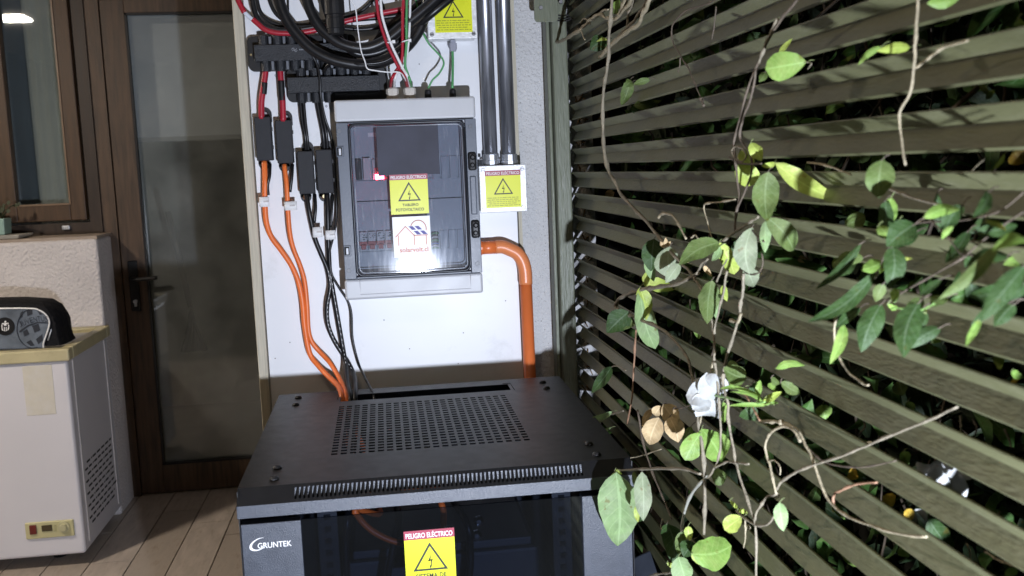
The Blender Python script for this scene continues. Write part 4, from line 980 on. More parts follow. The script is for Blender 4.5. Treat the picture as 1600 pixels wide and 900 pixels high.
# slat profile (x outward, z up) and one mesh for all
prof_in = [(.0016, 0), (-.0010, .0023), (.0072, .0190), (.0073, .0197), (-.0044, .0318), (-.0042, .0330)]
prof_out = [(-.0022, .0332), (.0100, .0205), (.0040, 0.0008)]
pf = prof_in+prof_out
ya, yb = -.25, 2.166; nseg = 14
def slat_mesh(seed):
    random.seed(seed); mb = MB(); m = len(pf); vs = []
    for i in range(nseg+1):
        t = i/nseg; yy = ya+(yb-ya)*t; dx = .0009*math.sin(t*7+seed); dz = .0012*math.sin(t*4.1+seed*2)
        vs += [(FXN+a_+dx, yy, b_+dz) for a_, b_ in pf]
    fs = [(i*m+k, i*m+(k+1) % m, (i+1)*m+(k+1) % m, (i+1)*m+k) for i in range(nseg) for k in range(m)]
    fs += [list(range(m)), [nseg*m+k for k in range(m)][::-1]]
    mb.add([Vector(v) for v in vs], fs); return mb
protos = [slat_mesh(s_).build('slat', M_slat, fence, origin=(FXN, 1, 0)) for s_ in (1, 2, 3)]
k = 0; first = [True]*3; PITCH = .0488
for k in range(-28, 24):
    z = CZ-.0027+PITCH*k; s_ = k % 3
    if first[s_]: o = protos[s_]; first[s_] = False
    else: o = protos[s_].copy(); COL.objects.link(o)
    random.seed(k+100)
    o.location = Vector((FXN+random.uniform(-.0008, .0008), 1, z+random.uniform(-.0006, .0006)))-WL[fence.name]
    o.rotation_euler = (random.uniform(-.0006, .0006), random.uniform(-.02, .02), 0)
# bracket at the top of the post
bq0 = PY(832, -60, 2.15); bq1 = PY(864, 34, 2.15)
brk = MB().prism(rrect(bq0.x, bq1.x+.012, bq1.z, bq0.z, .008, 2.15), (0, .004, 0)).build('bracket', M_post, fence, bevel=.001)
for px, py in ((845, 12), (876, 3)):
    q = PY(px, py, 2.15); MB().lathe((q.x, 2.15, q.z), (0, -1, 0), [(0, .005), (.003, .004)], 10).build('bracket_screw', M_scr, brk)
w = thing('binding_wire', tuple(PY(878, 24, 2.15)), 'thin dark binding wire wound around the top of the olive post', 'wire')
for i, dz in enumerate((0, .006, .011)):
    a = PY(862, 22, 2.155); MB().tube([Vector((a.x, 2.162, a.z-dz)), Vector((a.x+.03, 2.158, a.z-dz-.004)), Vector((a.x+.055, 2.16, a.z-dz+.004)), Vector((a.x+.06, 2.2, a.z-dz+.006))], .0012, 5).build('wire_turn', M_blk, w)

# ================================================================ PLANTS
CW = (-1, -.72, -.4, 0, .4, .72, 1)
def leaf_mb(base, tip, wpx, nrm, curl=.15, fold=.18, shape=0, seed=0):
    random.seed(seed); ax = tip-base; L = ax.length; u = ax.normalized(); nrm = (nrm-u*nrm.dot(u)).normalized(); s_ = u.cross(nrm)
    mb = MB(); n = 10; vs = []; tw = random.uniform(-.7, .7); bend = random.uniform(-.10, .10); ph = random.uniform(0, 6); rf = random.uniform(5, 9); ra = random.uniform(.05, .16)
    mb.uv = []
    for i in range(n+1):
        t = i/n
        wd = wpx/2*(math.sin(math.pi*t**.8)**.75 if shape == 0 else math.sin(math.pi*min(1, t**1.1))**.52)
        if i in (0, n): wd = wpx*.014
        c_ = base+u*(L*t)+nrm*(curl*L*math.sin(math.pi*t))+s_*(bend*L*math.sin(math.pi*t))
        a_ = tw*(t-.5); sd = s_*math.cos(a_)+nrm*math.sin(a_); up = nrm*math.cos(a_)-s_*math.sin(a_)
        for j, w_ in enumerate(CW):
            rg = 1+random.uniform(-.05, .05)*(1 if abs(w_) == 1 else 0)
            rip = ra*wd*math.sin(t*rf*2+ph+(0 if w_ < 0 else 2.1))*abs(w_)**2
            vs.append(c_+sd*(w_*wd*rg)+up*(fold*wd*(abs(w_)**1.3)+rip)); mb.uv.append(((w_+1)/2, t))
    m_ = len(CW)
    fs = [(i*m_+j, i*m_+j+1, (i+1)*m_+j+1, (i+1)*m_+j) for i in range(n) for j in range(m_-1)]
    mb.add(vs, fs, True)
    return mb
SEED = [0]
def leaf(par, bx, by, tx, ty, wp, m, X=.385, dX=0, curl=.12, fold=.2, shape=0, label=None, name='leaf'):
    SEED[0] += 1; random.seed(SEED[0]*13)
    b_ = PX(bx, by, X); t_ = PX(tx, ty, X)
    # keep the tip at the same depth as the base rather than sliding along the fence
    Y = b_.y; t_ = PY(tx, ty, Y+random.uniform(-.012, .012))
    mid = PX((bx+tx)/2, (by+ty)/2, X); W_ = wp*(Y/FX)
    nrm = (O-b_).normalized()+Vector((random.uniform(-.35, .35), random.uniform(-.2, .2), random.uniform(-.1, .45)))
    W_ *= 1.08
    if name == 'leaf' and par is not None and (t_-b_).length > .012:
        d_ = (b_-t_).normalized(); e_ = b_+d_*.0035+Vector((.005, random.uniform(-.002, .002), random.uniform(.0, .002)))
        pt = (b_, e_)
    else: pt = None
    o = leaf_mb(b_, t_, W_, nrm, curl*random.uniform(.4, 1.2)*random.choice((1, 1, -1)), fold*random.choice((1, -1)), shape, SEED[0]).build(name, LM[m], par)
    if label: o['label'] = label
    if pt: MB().tube([pt[0]+(pt[0]-pt[1])*.3, pt[0], (pt[0]+pt[1])/2+Vector((0, 0, .001)), pt[1]], [.0004, .0005, .0005, .0006], 5, sub=2).build('leaf_stalk', M_stemd if m in ('dd', 'gg', 'dg', 'mg') else mat('olive_stalk', (.13, .16, .06), .6), o)
    return o
def stem(par, pts, rp_, m=None, X=.385, name='stem'):
    P = []; 
    for q in pts:
        x = q[2] if len(q) > 2 else X; P.append(PX(q[0], q[1], x))
    # resample and add knots
    Q = []; rad = []; tot = len(P)-1; random.seed(int(pts[0][0]*3+pts[0][1]*5)); k_ = max(2, 3 if tot > 3 else 5)
    PP = [P[0]*2-P[1]]+P+[P[-1]*2-P[-2]]
    nxt = random.uniform(.02, .05); run = 0
    for i in range(1, len(PP)-2):
        for k in range(k_):
            t = k/k_; a, b, c, d = PP[i-1:i+3]
            q = .5*((2*b)+(c-a)*t+(2*a-5*b+4*c-d)*t*t+(3*b-a-3*c+d)*t**3)
            if Q: run += (q-Q[-1]).length
            base_r = rp_*.88*(q.y/FX)*(1.12-.3*((i-1+t)/tot))
            kn = 1
            if run > nxt: kn = random.uniform(1.35, 1.7); run = 0; nxt = random.uniform(.03, .07)
            rad.append(base_r*kn*random.uniform(.88, 1.1)); Q.append(q+Vector((random.uniform(-1, 1), random.uniform(-1, 1), random.uniform(-1, 1)))*base_r*.35)
    Q.append(P[-1]); rad.append(rp_*.75*(P[-1].y/FX))
    return MB().tube(Q, rad, 7, sub=2).build(name, m or M_stem, par)
def plant(lab, px, py, X=.385, cat='creeper', name='climbing_vine', group=None):
    q = PX(px, py, X); return thing(name, tuple(q), lab, cat, group)

# -- vine with the hanging pair of leaves and white flower
v1 = plant('long creeper stem hanging from the top past the white flower, pale leaves at mid height', 1120, 730)
stem(v1, [(956, -20), (955, 20), (951.6, 58), (950, 101), (943.5, 139), (942, 202), (948, 257), (960, 283), (973, 307), (1008, 344), (1040, 384), (1061, 408), (1078, 425), (1092, 446), (1103, 470), (1111, 495), (1115.5, 529), (1116, 557), (1120, 590), (1124, 630), (1126, 670), (1124, 712), (1112, 738), (1104, 748)], 2.5)
leaf(v1, 1124, 379, 1061, 414, 32, 'mg'); leaf(v1, 1046, 385, 1054, 437, 40, 'gg', label='pale bluish grey leaf underside'); leaf(v1, 1022, 373, 1017, 424, 32, 'dg')
leaf(v1, 1124, 379, 1147, 429, 27, 'yg', shape=1); leaf(v1, 1112, 438, 1105, 506, 32, 'mg'); leaf(v1, 1131, 445, 1136, 471, 12, 'yg'); leaf(v1, 1110, 440, 1120, 500, 20, 'pg', X=.39)
stem(v1, [(1092, 426), (1069, 439), (1053, 445), (1022, 449.5), (1004, 452), (988, 458), (968, 467), (961.5, 477.5), (969, 487), (991, 495), (1019, 507), (1044, 521), (1061, 541), (1073.5, 558), (1080, 580), (1086, 610), (1090, 638), (1094, 660)], 3.0, M_stem)
leaf(v1, 1000, 449, 1024, 545, 32, 'pg', label='long pale ragged leaf hanging down', shape=1); leaf(v1, 1000, 449, 1010, 500, 24, 'yg', X=.383); leaf(v1, 1005, 444, 1055, 452, 22, 'yg')
leaf(v1, 1008, 426, 1014, 446, 14, 'yg'); leaf(v1, 1062, 412, 1040, 442, 18, 'gg'); leaf(v1, 1012, 400, 1022, 440, 16, 'pg'); leaf(v1, 1100, 415, 1112, 432, 8, 'dd')
stem(v1, [(1029, 340), (1036, 334), (1049, 336), (1060, 350), (1072, 373)], 2.4, M_stemp)
stem(v1, [(1080, 372), (1086, 367), (1091, 373)], 1.6, M_stemp); stem(v1, [(1085, 440), (1095, 415), (1106, 405)], 2.2); stem(v1, [(1120, 440), (1128, 420), (1136, 405)], 1.8)
stem(v1, [(1130, 376), (1150, 362), (1170, 348), (1185, 339)], 2.6)
for a_ in ((1032, 380), (1040, 374), (1048, 380)): leaf(v1, 1040, 386, a_[0], a_[1]-3, 7, 'dd')

# -- dark twisted pair
v2 = plant('dark twisted creeper stems with yellow green and grey leaves in the middle of the fence', 1181, 898)
stem(v2, [(1250, -20), (1244.7, 0), (1215, 37), (1198, 68), (1181, 105), (1168, 142), (1155, 191), (1147, 222), (1150, 255), (1153, 290), (1155, 312), (1149, 345), (1149, 362)], 2.5, M_stemd)
stem(v2, [(1215, 30), (1200, 62), (1186, 98)], 3.2, M_stem); stem(v2, [(1181, 108), (1174, 150), (1160, 190), (1156, 217), (1173, 243), (1174, 269), (1162, 304), (1150, 332), (1149, 362)], 2.1, M_stemd)
stem(v2, [(1143, 235), (1150, 229), (1160, 232), (1166, 242), (1160, 252), (1148, 247), (1143, 235)], 1.6, M_stem); stem(v2, [(1140, 246), (1150, 252), (1165, 256), (1190, 256)], 2, M_stemd)
stem(v2, [(1162, 385), (1158, 410), (1163, 424), (1175, 429), (1187, 425), (1192, 412), (1190, 395)], 1.6, M_stemd); stem(v2, [(1173, 356), (1182, 368), (1194, 378)], 1.8, M_stemd)
stem(v2, [(1162, 428), (1160, 457), (1158, 474), (1153, 503), (1141, 540), (1132, 574), (1130, 596), (1137, 630), (1138, 654), (1146, 700), (1155.6, 744), (1173, 798), (1181, 824), (1182, 900), (1183, 930)], 2.7, M_stem)
stem(v2, [(1142, 500), (1153, 503), (1158, 490)], 3.2, M_stemp)
stem(v2, [(1136, 424), (1130, 460), (1122, 490), (1116, 520), (1117, 548)], 2.0, M_stem); stem(v2, [(1117, 548), (1110, 590), (1103, 620), (1098, 640), (1094, 662)], 1.8, M_stemp)
leaf(v2, 1173, 223, 1190, 251, 22, 'yg'); leaf(v2, 1150, 258, 1184, 284, 34, 'yg', shape=1); leaf(v2, 1156, 236, 1178, 260, 22, 'yg', X=.39)
leaf(v2, 1200, 268, 1199, 346, 40, 'mg'); leaf(v2, 1199, 340, 1240, 392, 34, 'mg', shape=1); leaf(v2, 1211, 254, 1306, 311, 30, 'yg', label='bright yellow green curled leaf pointing right', curl=.1); leaf(v2, 1190, 259, 1213, 254, 9, 'yg')
leaf(v2, 1175, 355, 1171, 428, 36, 'gg', shape=1, label='broad grey leaf underside'); leaf(v2, 1164, 420, 1178, 448, 28, 'gg', X=.39); leaf(v2, 1150, 375, 1160, 405, 20, 'dg', X=.395); leaf(v2, 1125, 385, 1112, 408, 14, 'pg')
leaf(v2, 1196, 345, 1195, 395, 18, 'pg', X=.39)
stem(v2, [(1150, 311), (1125, 316), (1101, 320), (1105, 345), (1112.6, 373)], 1.5, M_stemp)

# -- white flower
v3 = plant('green sprig with a white ragged flower at the middle of the lower fence', 1200, 640, cat='flower', name='white_flower_sprig')
fl = [((1110, 618), (1096, 640), 26), ((1108, 614), (1122, 600), 22), ((1106, 608), (1112, 586), 20), ((1104, 622), (1078, 606), 24), ((1112, 625), (1104, 582), 38), ((1112, 622), (1072, 618), 40), ((1110, 620), (1112, 650), 40), ((1105, 612), (1086, 592), 30), ((1118, 615), (1132, 590), 26), ((1110, 622), (1082, 640), 30), ((1112, 620), (1126, 644), 32), ((1108, 616), (1098, 600), 26), ((1112, 612), (1118, 584), 24)]
for i, (a_, b_, w_) in enumerate(fl): leaf(v3, a_[0], a_[1], b_[0], b_[1], w_, 'wh', X=.382+.001*(i % 3), curl=.3, fold=.35, shape=1, name='petal')
stem(v3, [(1116, 618), (1140, 622), (1170, 630), (1195, 628)], 2.2, mat('green_stem', (.2, .35, .1), .5))
for (a_, b_, w_, m_) in (((1195, 630), (1140, 612), 7, 'lg'), ((1198, 634), (1138, 634), 7, 'lg'), ((1190, 622), (1140, 602), 8, 'lg'), ((1130, 628), (1136, 648), 12, 'lg'), ((1190, 632), (1222, 612), 12, 'yg'), ((1185, 620), (1188, 594), 12, 'lg'), ((1182, 628), (1216, 630), 10, 'lg'), ((1166, 592), (1130, 575), 32, 'mg'), ((1140, 600), (1160, 600), 10, 'yg'), ((1212, 576), (1258, 571), 13, 'lg'), ((1220, 597), (1250, 614), 18, 'mg'), ((1175, 600), (1185, 620), 26, 'dg'), ((1165, 638), (1180, 658), 30, 'dg'), ((1135, 640), (1130, 662), 8, 'lg'), ((1160, 606), (1125, 608), 9, 'lg'), ((1200, 600), (1212, 610), 10, 'lg'), ((1205, 590), (1218, 600), 12, 'mg'), ((1150, 566), (1138, 580), 16, 'mg')):
    leaf(v3, *a_, *b_, w_, m_, X=.395)
# -- dead leaves and heart leaves
v4 = plant('upright stem with a notched pair of bright green leaves and tan dead leaves beside it', 1100, 830)
stem(v4, [(1093, 640), (1092, 666), (1098, 706), (1101, 756), (1101, 800), (1100, 835)], 3.4, M_stem)
leaf(v4, 1095, 676, 1070, 719, 34, 'lg', shape=1, curl=.05); leaf(v4, 1096, 670, 1128, 721, 46, 'lg', shape=1, curl=.05); leaf(v4, 1080, 666, 1066, 700, 14, 'mg', X=.39)
for a_ in (((1030, 652), (1015, 695), 32), ((1046, 652), (1060, 691), 30), ((1036, 632), (1056, 660), 28), ((1019, 638), (1004, 667), 11), ((1034, 634), (1024, 650), 16), ((1052, 640), (1062, 660), 7)): leaf(v4, *a_[0], *a_[1], a_[2], 'dd', X=.378, label='tan dead leaf', curl=.25)
stem(v4, [(1052, 638), (1070, 636), (1090, 628), (1108, 618)], 1.3, M_stemd)
stem(v4, [(1094, 741), (1071, 732.5), (1040, 732), (1004, 733), (961, 735)], 2.2, M_stem, X=.33)
leaf(v4, 963, 738, 965, 853, 64, 'pg', X=.322, curl=.06, label='large pale green pointed leaf hanging in front of the rack', shape=0); leaf(v4, 960, 738, 940, 796, 13, 'yg', X=.325); leaf(v4, 1003, 737, 1005, 814, 29, 'gg', X=.33); leaf(v4, 994, 790, 997, 816, 9, 'yg', X=.33); leaf(v4, 990, 737, 994, 765, 9, 'mg', X=.33)
leaf(v4, 961, 735, 972, 741, 6, 'yg', X=.322)
stem(v4, [(1106, 744), (1088, 761), (1073.6, 787), (1066, 819), (1064, 860)], 2.6, mat('grey_stem', (.33, .33, .28), .6))
leaf(v4, 1080, 865, 1143, 853, 52, 'lg', X=.365, shape=1, curl=.05, label='round bright green leaf with a fold line'); leaf(v4, 1080, 868, 1110, 884, 18, 'yg', X=.368)
leaf(v4, 1042, 818, 1052, 880, 36, 'dg', X=.37); leaf(v4, 1060, 870, 1073, 915, 36, 'pg', X=.36); leaf(v4, 1075, 822, 1078, 845, 14, 'yg', X=.375); leaf(v4, 1065, 830, 1064, 870, 20, 'mg', X=.372); leaf(v4, 1082, 845, 1068, 870, 30, 'dg', X=.378)
stem(v4, [(1035, 812), (1033, 822), (1035, 830)], 1.5, M_stemp); leaf(v4, 1042, 880, 1058, 885, 7, 'yg', X=.37)
leaf(v4, 1112, 745, 1136, 742, 26, 'mg', X=.395)
stem(v4, [(1015, 899), (1040, 896), (1066, 893)], 1.8, M_stem, X=.37)
v4b = plant('thin shrivelled sprig at the bottom edge in front of the rack', 925, 890, X=.33)
stem(v4b, [(920, 898), (918, 880), (922, 875), (930, 884), (945, 893), (958, 905)], 1.8, M_stem, X=.33); stem(v4b, [(922, 876), (924, 890), (923, 897)], 1.3, M_stem, X=.33); leaf(v4b, 930, 885, 943, 893, 5, 'yg', X=.33)
v4c = plant('dry pale twig lying level above the rack corner', 985, 716)
stem(v4c, [(941, 721, .37), (970, 718, .38), (998, 713, .40), (1033, 702, .41)], 1.2, M_stemp)
v4d = plant('wilted little leaves over the right side of the rack top', 940, 655, X=.39)
leaf(v4d, 957, 643, 925, 652, 9, 'pg', X=.40); leaf(v4d, 952, 645, 918, 664, 8, 'gg', X=.40); leaf(v4d, 955, 668, 928, 678, 5, 'pg', X=.40); stem(v4d, [(974, 642), (955, 648), (938, 655), (925, 668)], 1.2, M_stem, X=.40)
v7 = plant('thin brown stem with two dark leaves near the post end of the fence', 981, 662)
stem(v7, [(994, 515), (992, 545), (990, 580), (988, 620), (980, 662)], 1.6, M_stemr); leaf(v7, 983, 487, 948, 520, 34, 'dg'); leaf(v7, 983, 492, 975, 515, 20, 'mg'); leaf(v7, 956, 573, 924, 615, 19, 'dg'); stem(v7, [(956, 573), (966, 572), (978, 579)], 1.2, M_stem)
stem(v7, [(996, 640), (1005, 690), (1020, 740), (1035, 775), (1050, 812)], 1.8, M_stemd)
# -- curling stems lower right
v5 = plant('curling pale brown tendrils looping over the lower right of the fence', 1448, 839)
stem(v5, [(1150, 606), (1160, 612), (1172, 628), (1187, 657)], 2.0, M_stemr)
stem(v5, [(1187, 659), (1205, 659), (1221, 660), (1245, 671), (1259, 695), (1270, 717), (1280, 748), (1296, 783), (1320, 804), (1347, 816), (1400, 833), (1448, 839)], 2.9, M_stemp, X=.392)
stem(v5, [(1250, 690), (1238, 670), (1221, 667), (1205, 676), (1197, 690), (1197, 708), (1205, 735), (1213, 772)], 2.7, M_stemp)
stem(v5, [(1213, 765), (1222, 752), (1240, 740), (1272, 727), (1320, 711), (1352, 697), (1400, 677), (1450, 657), (1496, 636)], 2.6, M_stem, X=.39)
stem(v5, [(1213, 772), (1200, 777), (1190, 786), (1181, 805), (1178, 822)], 2.5, M_stem); stem(v5, [(1150, 798), (1165, 810), (1181, 820), (1195, 821), (1206, 812), (1212, 800)], 2.4, M_stem)
stem(v5, [(1302, 788), (1302, 775), (1310, 768), (1331, 759), (1350, 755), (1370, 754)], 2.6, M_stemr, X=.40); stem(v5, [(1199, 722), (1210, 719), (1219, 730), (1219, 742)], 1.3, M_stemp); stem(v5, [(1262, 700), (1290, 722), (1340, 730), (1400, 720)], 1.8, M_stemd, X=.40)
for a_ in ((1221, 660), (1213, 774), (1168, 824), (1100, 742)): 
    q = PX(a_[0], a_[1], .392); MB().lathe(q+Vector((0, 0, -.003)), (0, 0, 1), [(0, .002), (.003, .0042), (.006, .002)], 8).build('stem_knot', M_stemp, v5)
leaf(v5, 1218, 785, 1224, 830, 22, 'pg'); leaf(v5, 1159, 808, 1132, 828, 27, 'yg', shape=1, label='small olive yellow leaf'); leaf(v5, 1152, 798, 1168, 802, 8, 'yg'); stem(v5, [(1164, 812), (1165, 835), (1162, 856)], 1.4, M_stemp); leaf(v5, 1140, 782, 1152, 795, 6, 'yg')
stem(v5, [(1117, 731), (1135, 722), (1150, 724)], 2, M_stem); stem(v5, [(1146, 722), (1170, 725)], 2.2, M_stem)
# -- top cluster
v8 = plant('tangle of thick pale stems at the top of the fence beside the post', 936, 90)
stem(v8, [(992, -20), (987, 0), (971, 20), (960, 30), (947, 28), (936, 23), (920, 33), (907, 46), (890, 57), (875, 65), (862, 66)], 2.6, M_stemp, X=.40); stem(v8, [(985, -18), (975, 8), (966, 24)], 4.2, M_stemp, X=.40)
stem(v8, [(1020, -18), (1015, 0), (1007, 17), (997, 37), (978, 51), (955.6, 69), (937, 90)], 3.6, M_stemp, X=.40); stem(v8, [(1012, 0), (1000, 20), (986, 38), (965, 58), (950, 75)], 2.6, M_stem, X=.405)
stem(v8, [(992, -10), (989, 5), (982, 22), (980, 42)], 2.4, M_stem, X=.405); stem(v8, [(936, 22), (943, 16), (950, 15)], 1.8, M_stemp, X=.40); stem(v8, [(907, 36), (912, 29), (920, 33), (922, 38)], 1.5, M_stemp, X=.40); stem(v8, [(907, 46), (910, 54), (914, 62)], 1.2, M_stemp, X=.40)
leaf(v8, 948, 62, 922, 78, 24, 'dg', X=.41); leaf(v8, 949, 62, 932, 65, 5, 'yg', X=.40); leaf(v8, 967, 0, 963, 20, 10, 'lg', X=.41); leaf(v8, 962, 6, 968, 14, 8, 'lg', X=.41); leaf(v8, 960, 14, 964, 22, 10, 'mg', X=.41)
v8b = plant('two green curled leaves poking through the upper fence', 1000, 165)
leaf(v8b, 985, 124, 971, 165, 18, 'mg', X=.42); leaf(v8b, 1016, 124, 990, 132, 10, 'mg', X=.42); leaf(v8b, 990, 165, 1034, 157, 15, 'mg', X=.42); leaf(v8b, 988, 128, 978, 135, 14, 'mg', X=.42); leaf(v8b, 985, 168, 1000, 178, 10, 'dg', X=.42)
wv = plant('thin dark tendril with a hooked end on the upper middle of the fence', 1099, 162, cat='tendril', name='dry_tendril')
stem(wv, [(1125, -4), (1106, 6), (1071.5, 17), (1051, 40), (1051, 63.5), (1063, 87), (1077, 110), (1089, 139), (1099, 162)], 1.3, M_stemd, X=.40); stem(wv, [(1063, 90), (1062, 104), (1059, 113)], 1.1, M_stemd, X=.40); stem(wv, [(1119, 10), (1116, 40), (1112, 62)], 1.1, M_stemd, X=.40); stem(wv, [(1095, 154), (1100, 165)], 3, M_stemd, X=.40)
v6 = plant('pale stem hanging down at the upper right with a broad green leaf to its left', 1415, 258, X=.37)
stem(v6, [(1436, -20), (1434, 0), (1431, 58), (1428, 101), (1422, 144), (1407, 173), (1406.5, 202), (1415, 258)], 2.5, M_stemp, X=.37); stem(v6, [(1428, 108), (1445.5, 95), (1474, 75), (1512, 63.5)], 3, M_stemp, X=.40)
leaf(v6, 1449, 5, 1502, -6, 18, 'lg', X=.385); leaf(v6, 1422, 74, 1370, 80, 16, 'yg', X=.40); leaf(v6, 1378, 72, 1340, 102, 10, 'lg', X=.41)
v6b = plant('single broad green leaf on a bent stem at the upper fence', 1196, 110)
leaf(v6b, 1260, 97, 1196, 108, 42, 'lg', X=.40, curl=.08, shape=1); leaf(v6b, 1217, 84, 1238, 60, 8, 'yg', X=.40); leaf(v6b, 1196, 112, 1186, 128, 12, 'mg', X=.41); stem(v6b, [(1260, 97), (1268, 99), (1262, 108)], 1.2, M_stem, X=.40)
v9 = plant('drooping dark green pointed leaves, darkened further for shade, on thin stems at the right of the fence', 1352, 602, X=.375)
stem(v9, [(1372, 425), (1367.6, 431), (1343, 456), (1311, 485), (1304, 514.5), (1306.5, 546), (1321, 575.6), (1345.6, 597.6), (1357, 602)], 2.3, M_stemp, X=.38)
for a_ in (((1377, 475), (1345.6, 550), 36, 'dg'), ((1437, 472), (1412, 559), 42, 'dg'), ((1370, 424), (1262, 503), 24, 'dg'), ((1346, 380), (1274, 452), 15, 'dg'), ((1345, 480), (1305, 512), 16, 'dg'), ((1319, 507), (1297, 569), 18, 'lg'), ((1397, 450), (1397, 474), 14, 'lg'), ((1388, 474), (1400, 484), 10, 'lg'), ((1560, 382), (1466, 468), 22, 'mg'), ((1602, 415), (1531, 503), 34, 'dg'), ((1533, 498), (1509, 541), 12, 'lg'), ((1399, 413), (1426, 404), 6, 'yg'), ((1472, 435), (1436, 462), 12, 'dg'), ((1395, 385), (1388, 452), 34, 'dg'), ((1430, 350), (1385, 385), 40, 'dg'), ((1373, 352), (1393, 374), 18, 'lg'), ((1443, 340), (1500, 327), 20, 'lg'), ((1489, 353), (1471, 374), 10, 'lg'), ((1540, 345), (1572, 360), 9, 'yg'), ((1378, 250), (1372, 310), 44, 'mg'), ((1600, 372), (1550, 392), 26, 'lg'), ((1440, 490), (1448, 485), 8, 'yg'), ((1545, 300), (1520, 340), 20, 'dg'), ((1520, 362), (1590, 352), 22, 'dg'), ((1605, 440), (1575, 470), 20, 'dg')):
    leaf(v9, *a_[0], *a_[1], a_[2], a_[3], X=.378)
random.seed(91)
for i in range(34):
    bx_ = random.uniform(1330, 1600); by_ = random.uniform(300, 520); an = random.uniform(-.5, 2.2); ln = random.uniform(26, 70)
    leaf(v9, bx_, by_, bx_-math.sin(an)*ln, by_+abs(math.cos(an))*ln*.8+8, random.uniform(12, 26), random.choice(('dg', 'dg', 'dg', 'mg', 'lg')), X=random.uniform(.385, .50))
stem(v9, [(1600, 330), (1540, 372), (1500, 405), (1440, 440), (1385, 470)], 1.8, M_stemd, X=.40); stem(v9, [(1600, 300), (1560, 330), (1500, 345), (1430, 350), (1390, 385), (1372, 425)], 1.8, M_stemd, X=.41)
stem(v9, [(1262, 254), (1290, 258), (1330, 273)], 2, M_stemp, X=.40); stem(v9, [(1384, 293), (1430, 310), (1470, 321)], 2.4, M_stem, X=.40); stem(v9, [(1393, 481), (1420, 482), (1440, 484), (1460, 474)], 1.5, mat('green_stem', (.2, .35, .1), .5), X=.378)
stem(v9, [(1445, 335), (1480, 370), (1500, 395), (1518, 400)], 1.8, M_stemd, X=.385)

# ---------------------------------------------------------------- garden behind the fence
gv = [('yellow leaf caught behind the lower slats, upper one', 1328, 735, 1342, 746, 22, 'ye'), ('yellow leaf caught behind the lower slats, middle one', 1378, 776, 1396, 790, 26, 'ye'), ('yellow leaf caught behind the lower slats, lowest one', 1424, 795, 1418, 815, 16, 'ye')]
for lab, a1, b1, a2, b2, w_, m_ in gv:
    o = leaf(None, a1, b1, a2, b2, w_, m_, X=.47, name='fallen_leaf'); tag(o, lab, 'leaf', 'fallen yellow leaves')
wf = plant('crumpled white blossom behind the slats at the lower right', 1475, 760, X=.475, cat='blossom', name='white_blossom')
for a_ in (((1436, 726), (1490, 770), 34), ((1452, 728), (1512, 760), 34), ((1460, 724), (1480, 772), 30), ((1475, 732), (1522, 745), 26), ((1496, 738), (1506, 780), 24), ((1450, 735), (1432, 722), 18), ((1440, 730), (1462, 752), 24)): leaf(wf, *a_[0], *a_[1], a_[2], 'wh', X=.452, curl=.2, shape=1, name='petal')
o = leaf(None, 1430, 796, 1448, 815, 12, 'wh', X=.47, name='white_petal'); tag(o, 'single white petal below the blossom behind the slats', 'petal')
bh = plant('creeper leaves showing between the slats behind the right of the fence', 1400, 640, X=.50, name='garden_creeper')
random.seed(21)
cand = [(1316, 365, 1314, 392, 20, 'lg'), (1315, 400, 1308, 430, 18, 'lg'), (1302, 425, 1306, 450, 14, 'mg'), (1433, 535, 1445, 545, 16, 'yg'), (1455, 536, 1470, 530, 12, 'lg'), (1550, 560, 1566, 572, 22, 'yg'), (1580, 580, 1600, 590, 14, 'lg'), (1580, 600, 1592, 588, 10, 'ye'), (1285, 632, 1290, 655, 26, 'lg'), (1405, 595, 1412, 618, 26, 'mg'), (1418, 628, 1425, 645, 14, 'lg'), (1585, 235, 1600, 255, 30, 'ye'), (1570, 240, 1545, 270, 7, 'lg'), (1340, 225, 1345, 255, 34, 'mg'), (1420, 240, 1470, 262, 50, 'dg'), (1290, 178, 1320, 165, 16, 'lg'), (1325, 95, 1314, 108, 10, 'lg'), (1540, 155, 1555, 140, 10, 'lg'), (1305, 118, 1335, 85, 9, 'lg'), (1530, 130, 1545, 150, 10, 'mg'), (1412, 705, 1420, 725, 18, 'lg'), (1590, 30, 1600, 50, 16, 'lg'), (1405, 855, 1420, 870, 22, 'lg'), (1310, 860, 1340, 885, 16, 'lg'), (1300, 785, 1320, 812, 14, 'lg'), (1590, 890, 1570, 900, 14, 'lg'), (1450, 810, 1490, 860, 34, 'dg'), (1560, 805, 1580, 825, 26, 'dg'), (920, 285, 935, 302, 14, 'mg'), (945, 305, 960, 300, 14, 'dd'), (1110, 545, 1120, 575, 12, 'mg'), (1085, 500, 1092, 530, 16, 'lg'), (1040, 585, 1045, 600, 14, 'mg'), (1000, 612, 1020, 625, 14, 'mg'), (1350, 700, 1362, 690, 10, 'dd'), (1246, 405, 1262, 410, 12, 'dd'), (1420, 830, 1435, 850, 8, 'dd'), (1080, 12, 1100, 30, 18, 'mg'), (1120, 95, 1090, 92, 12, 'mg'), (1200, 55, 1185, 70, 14, 'mg'), (1550, 300, 1600, 290, 16, 'mg'), (1270, 560, 1240, 558, 12, 'mg')]
for a_ in cand: leaf(bh, a_[0], a_[1], a_[2], a_[3], a_[4], a_[5], X=.475+random.random()*.05)
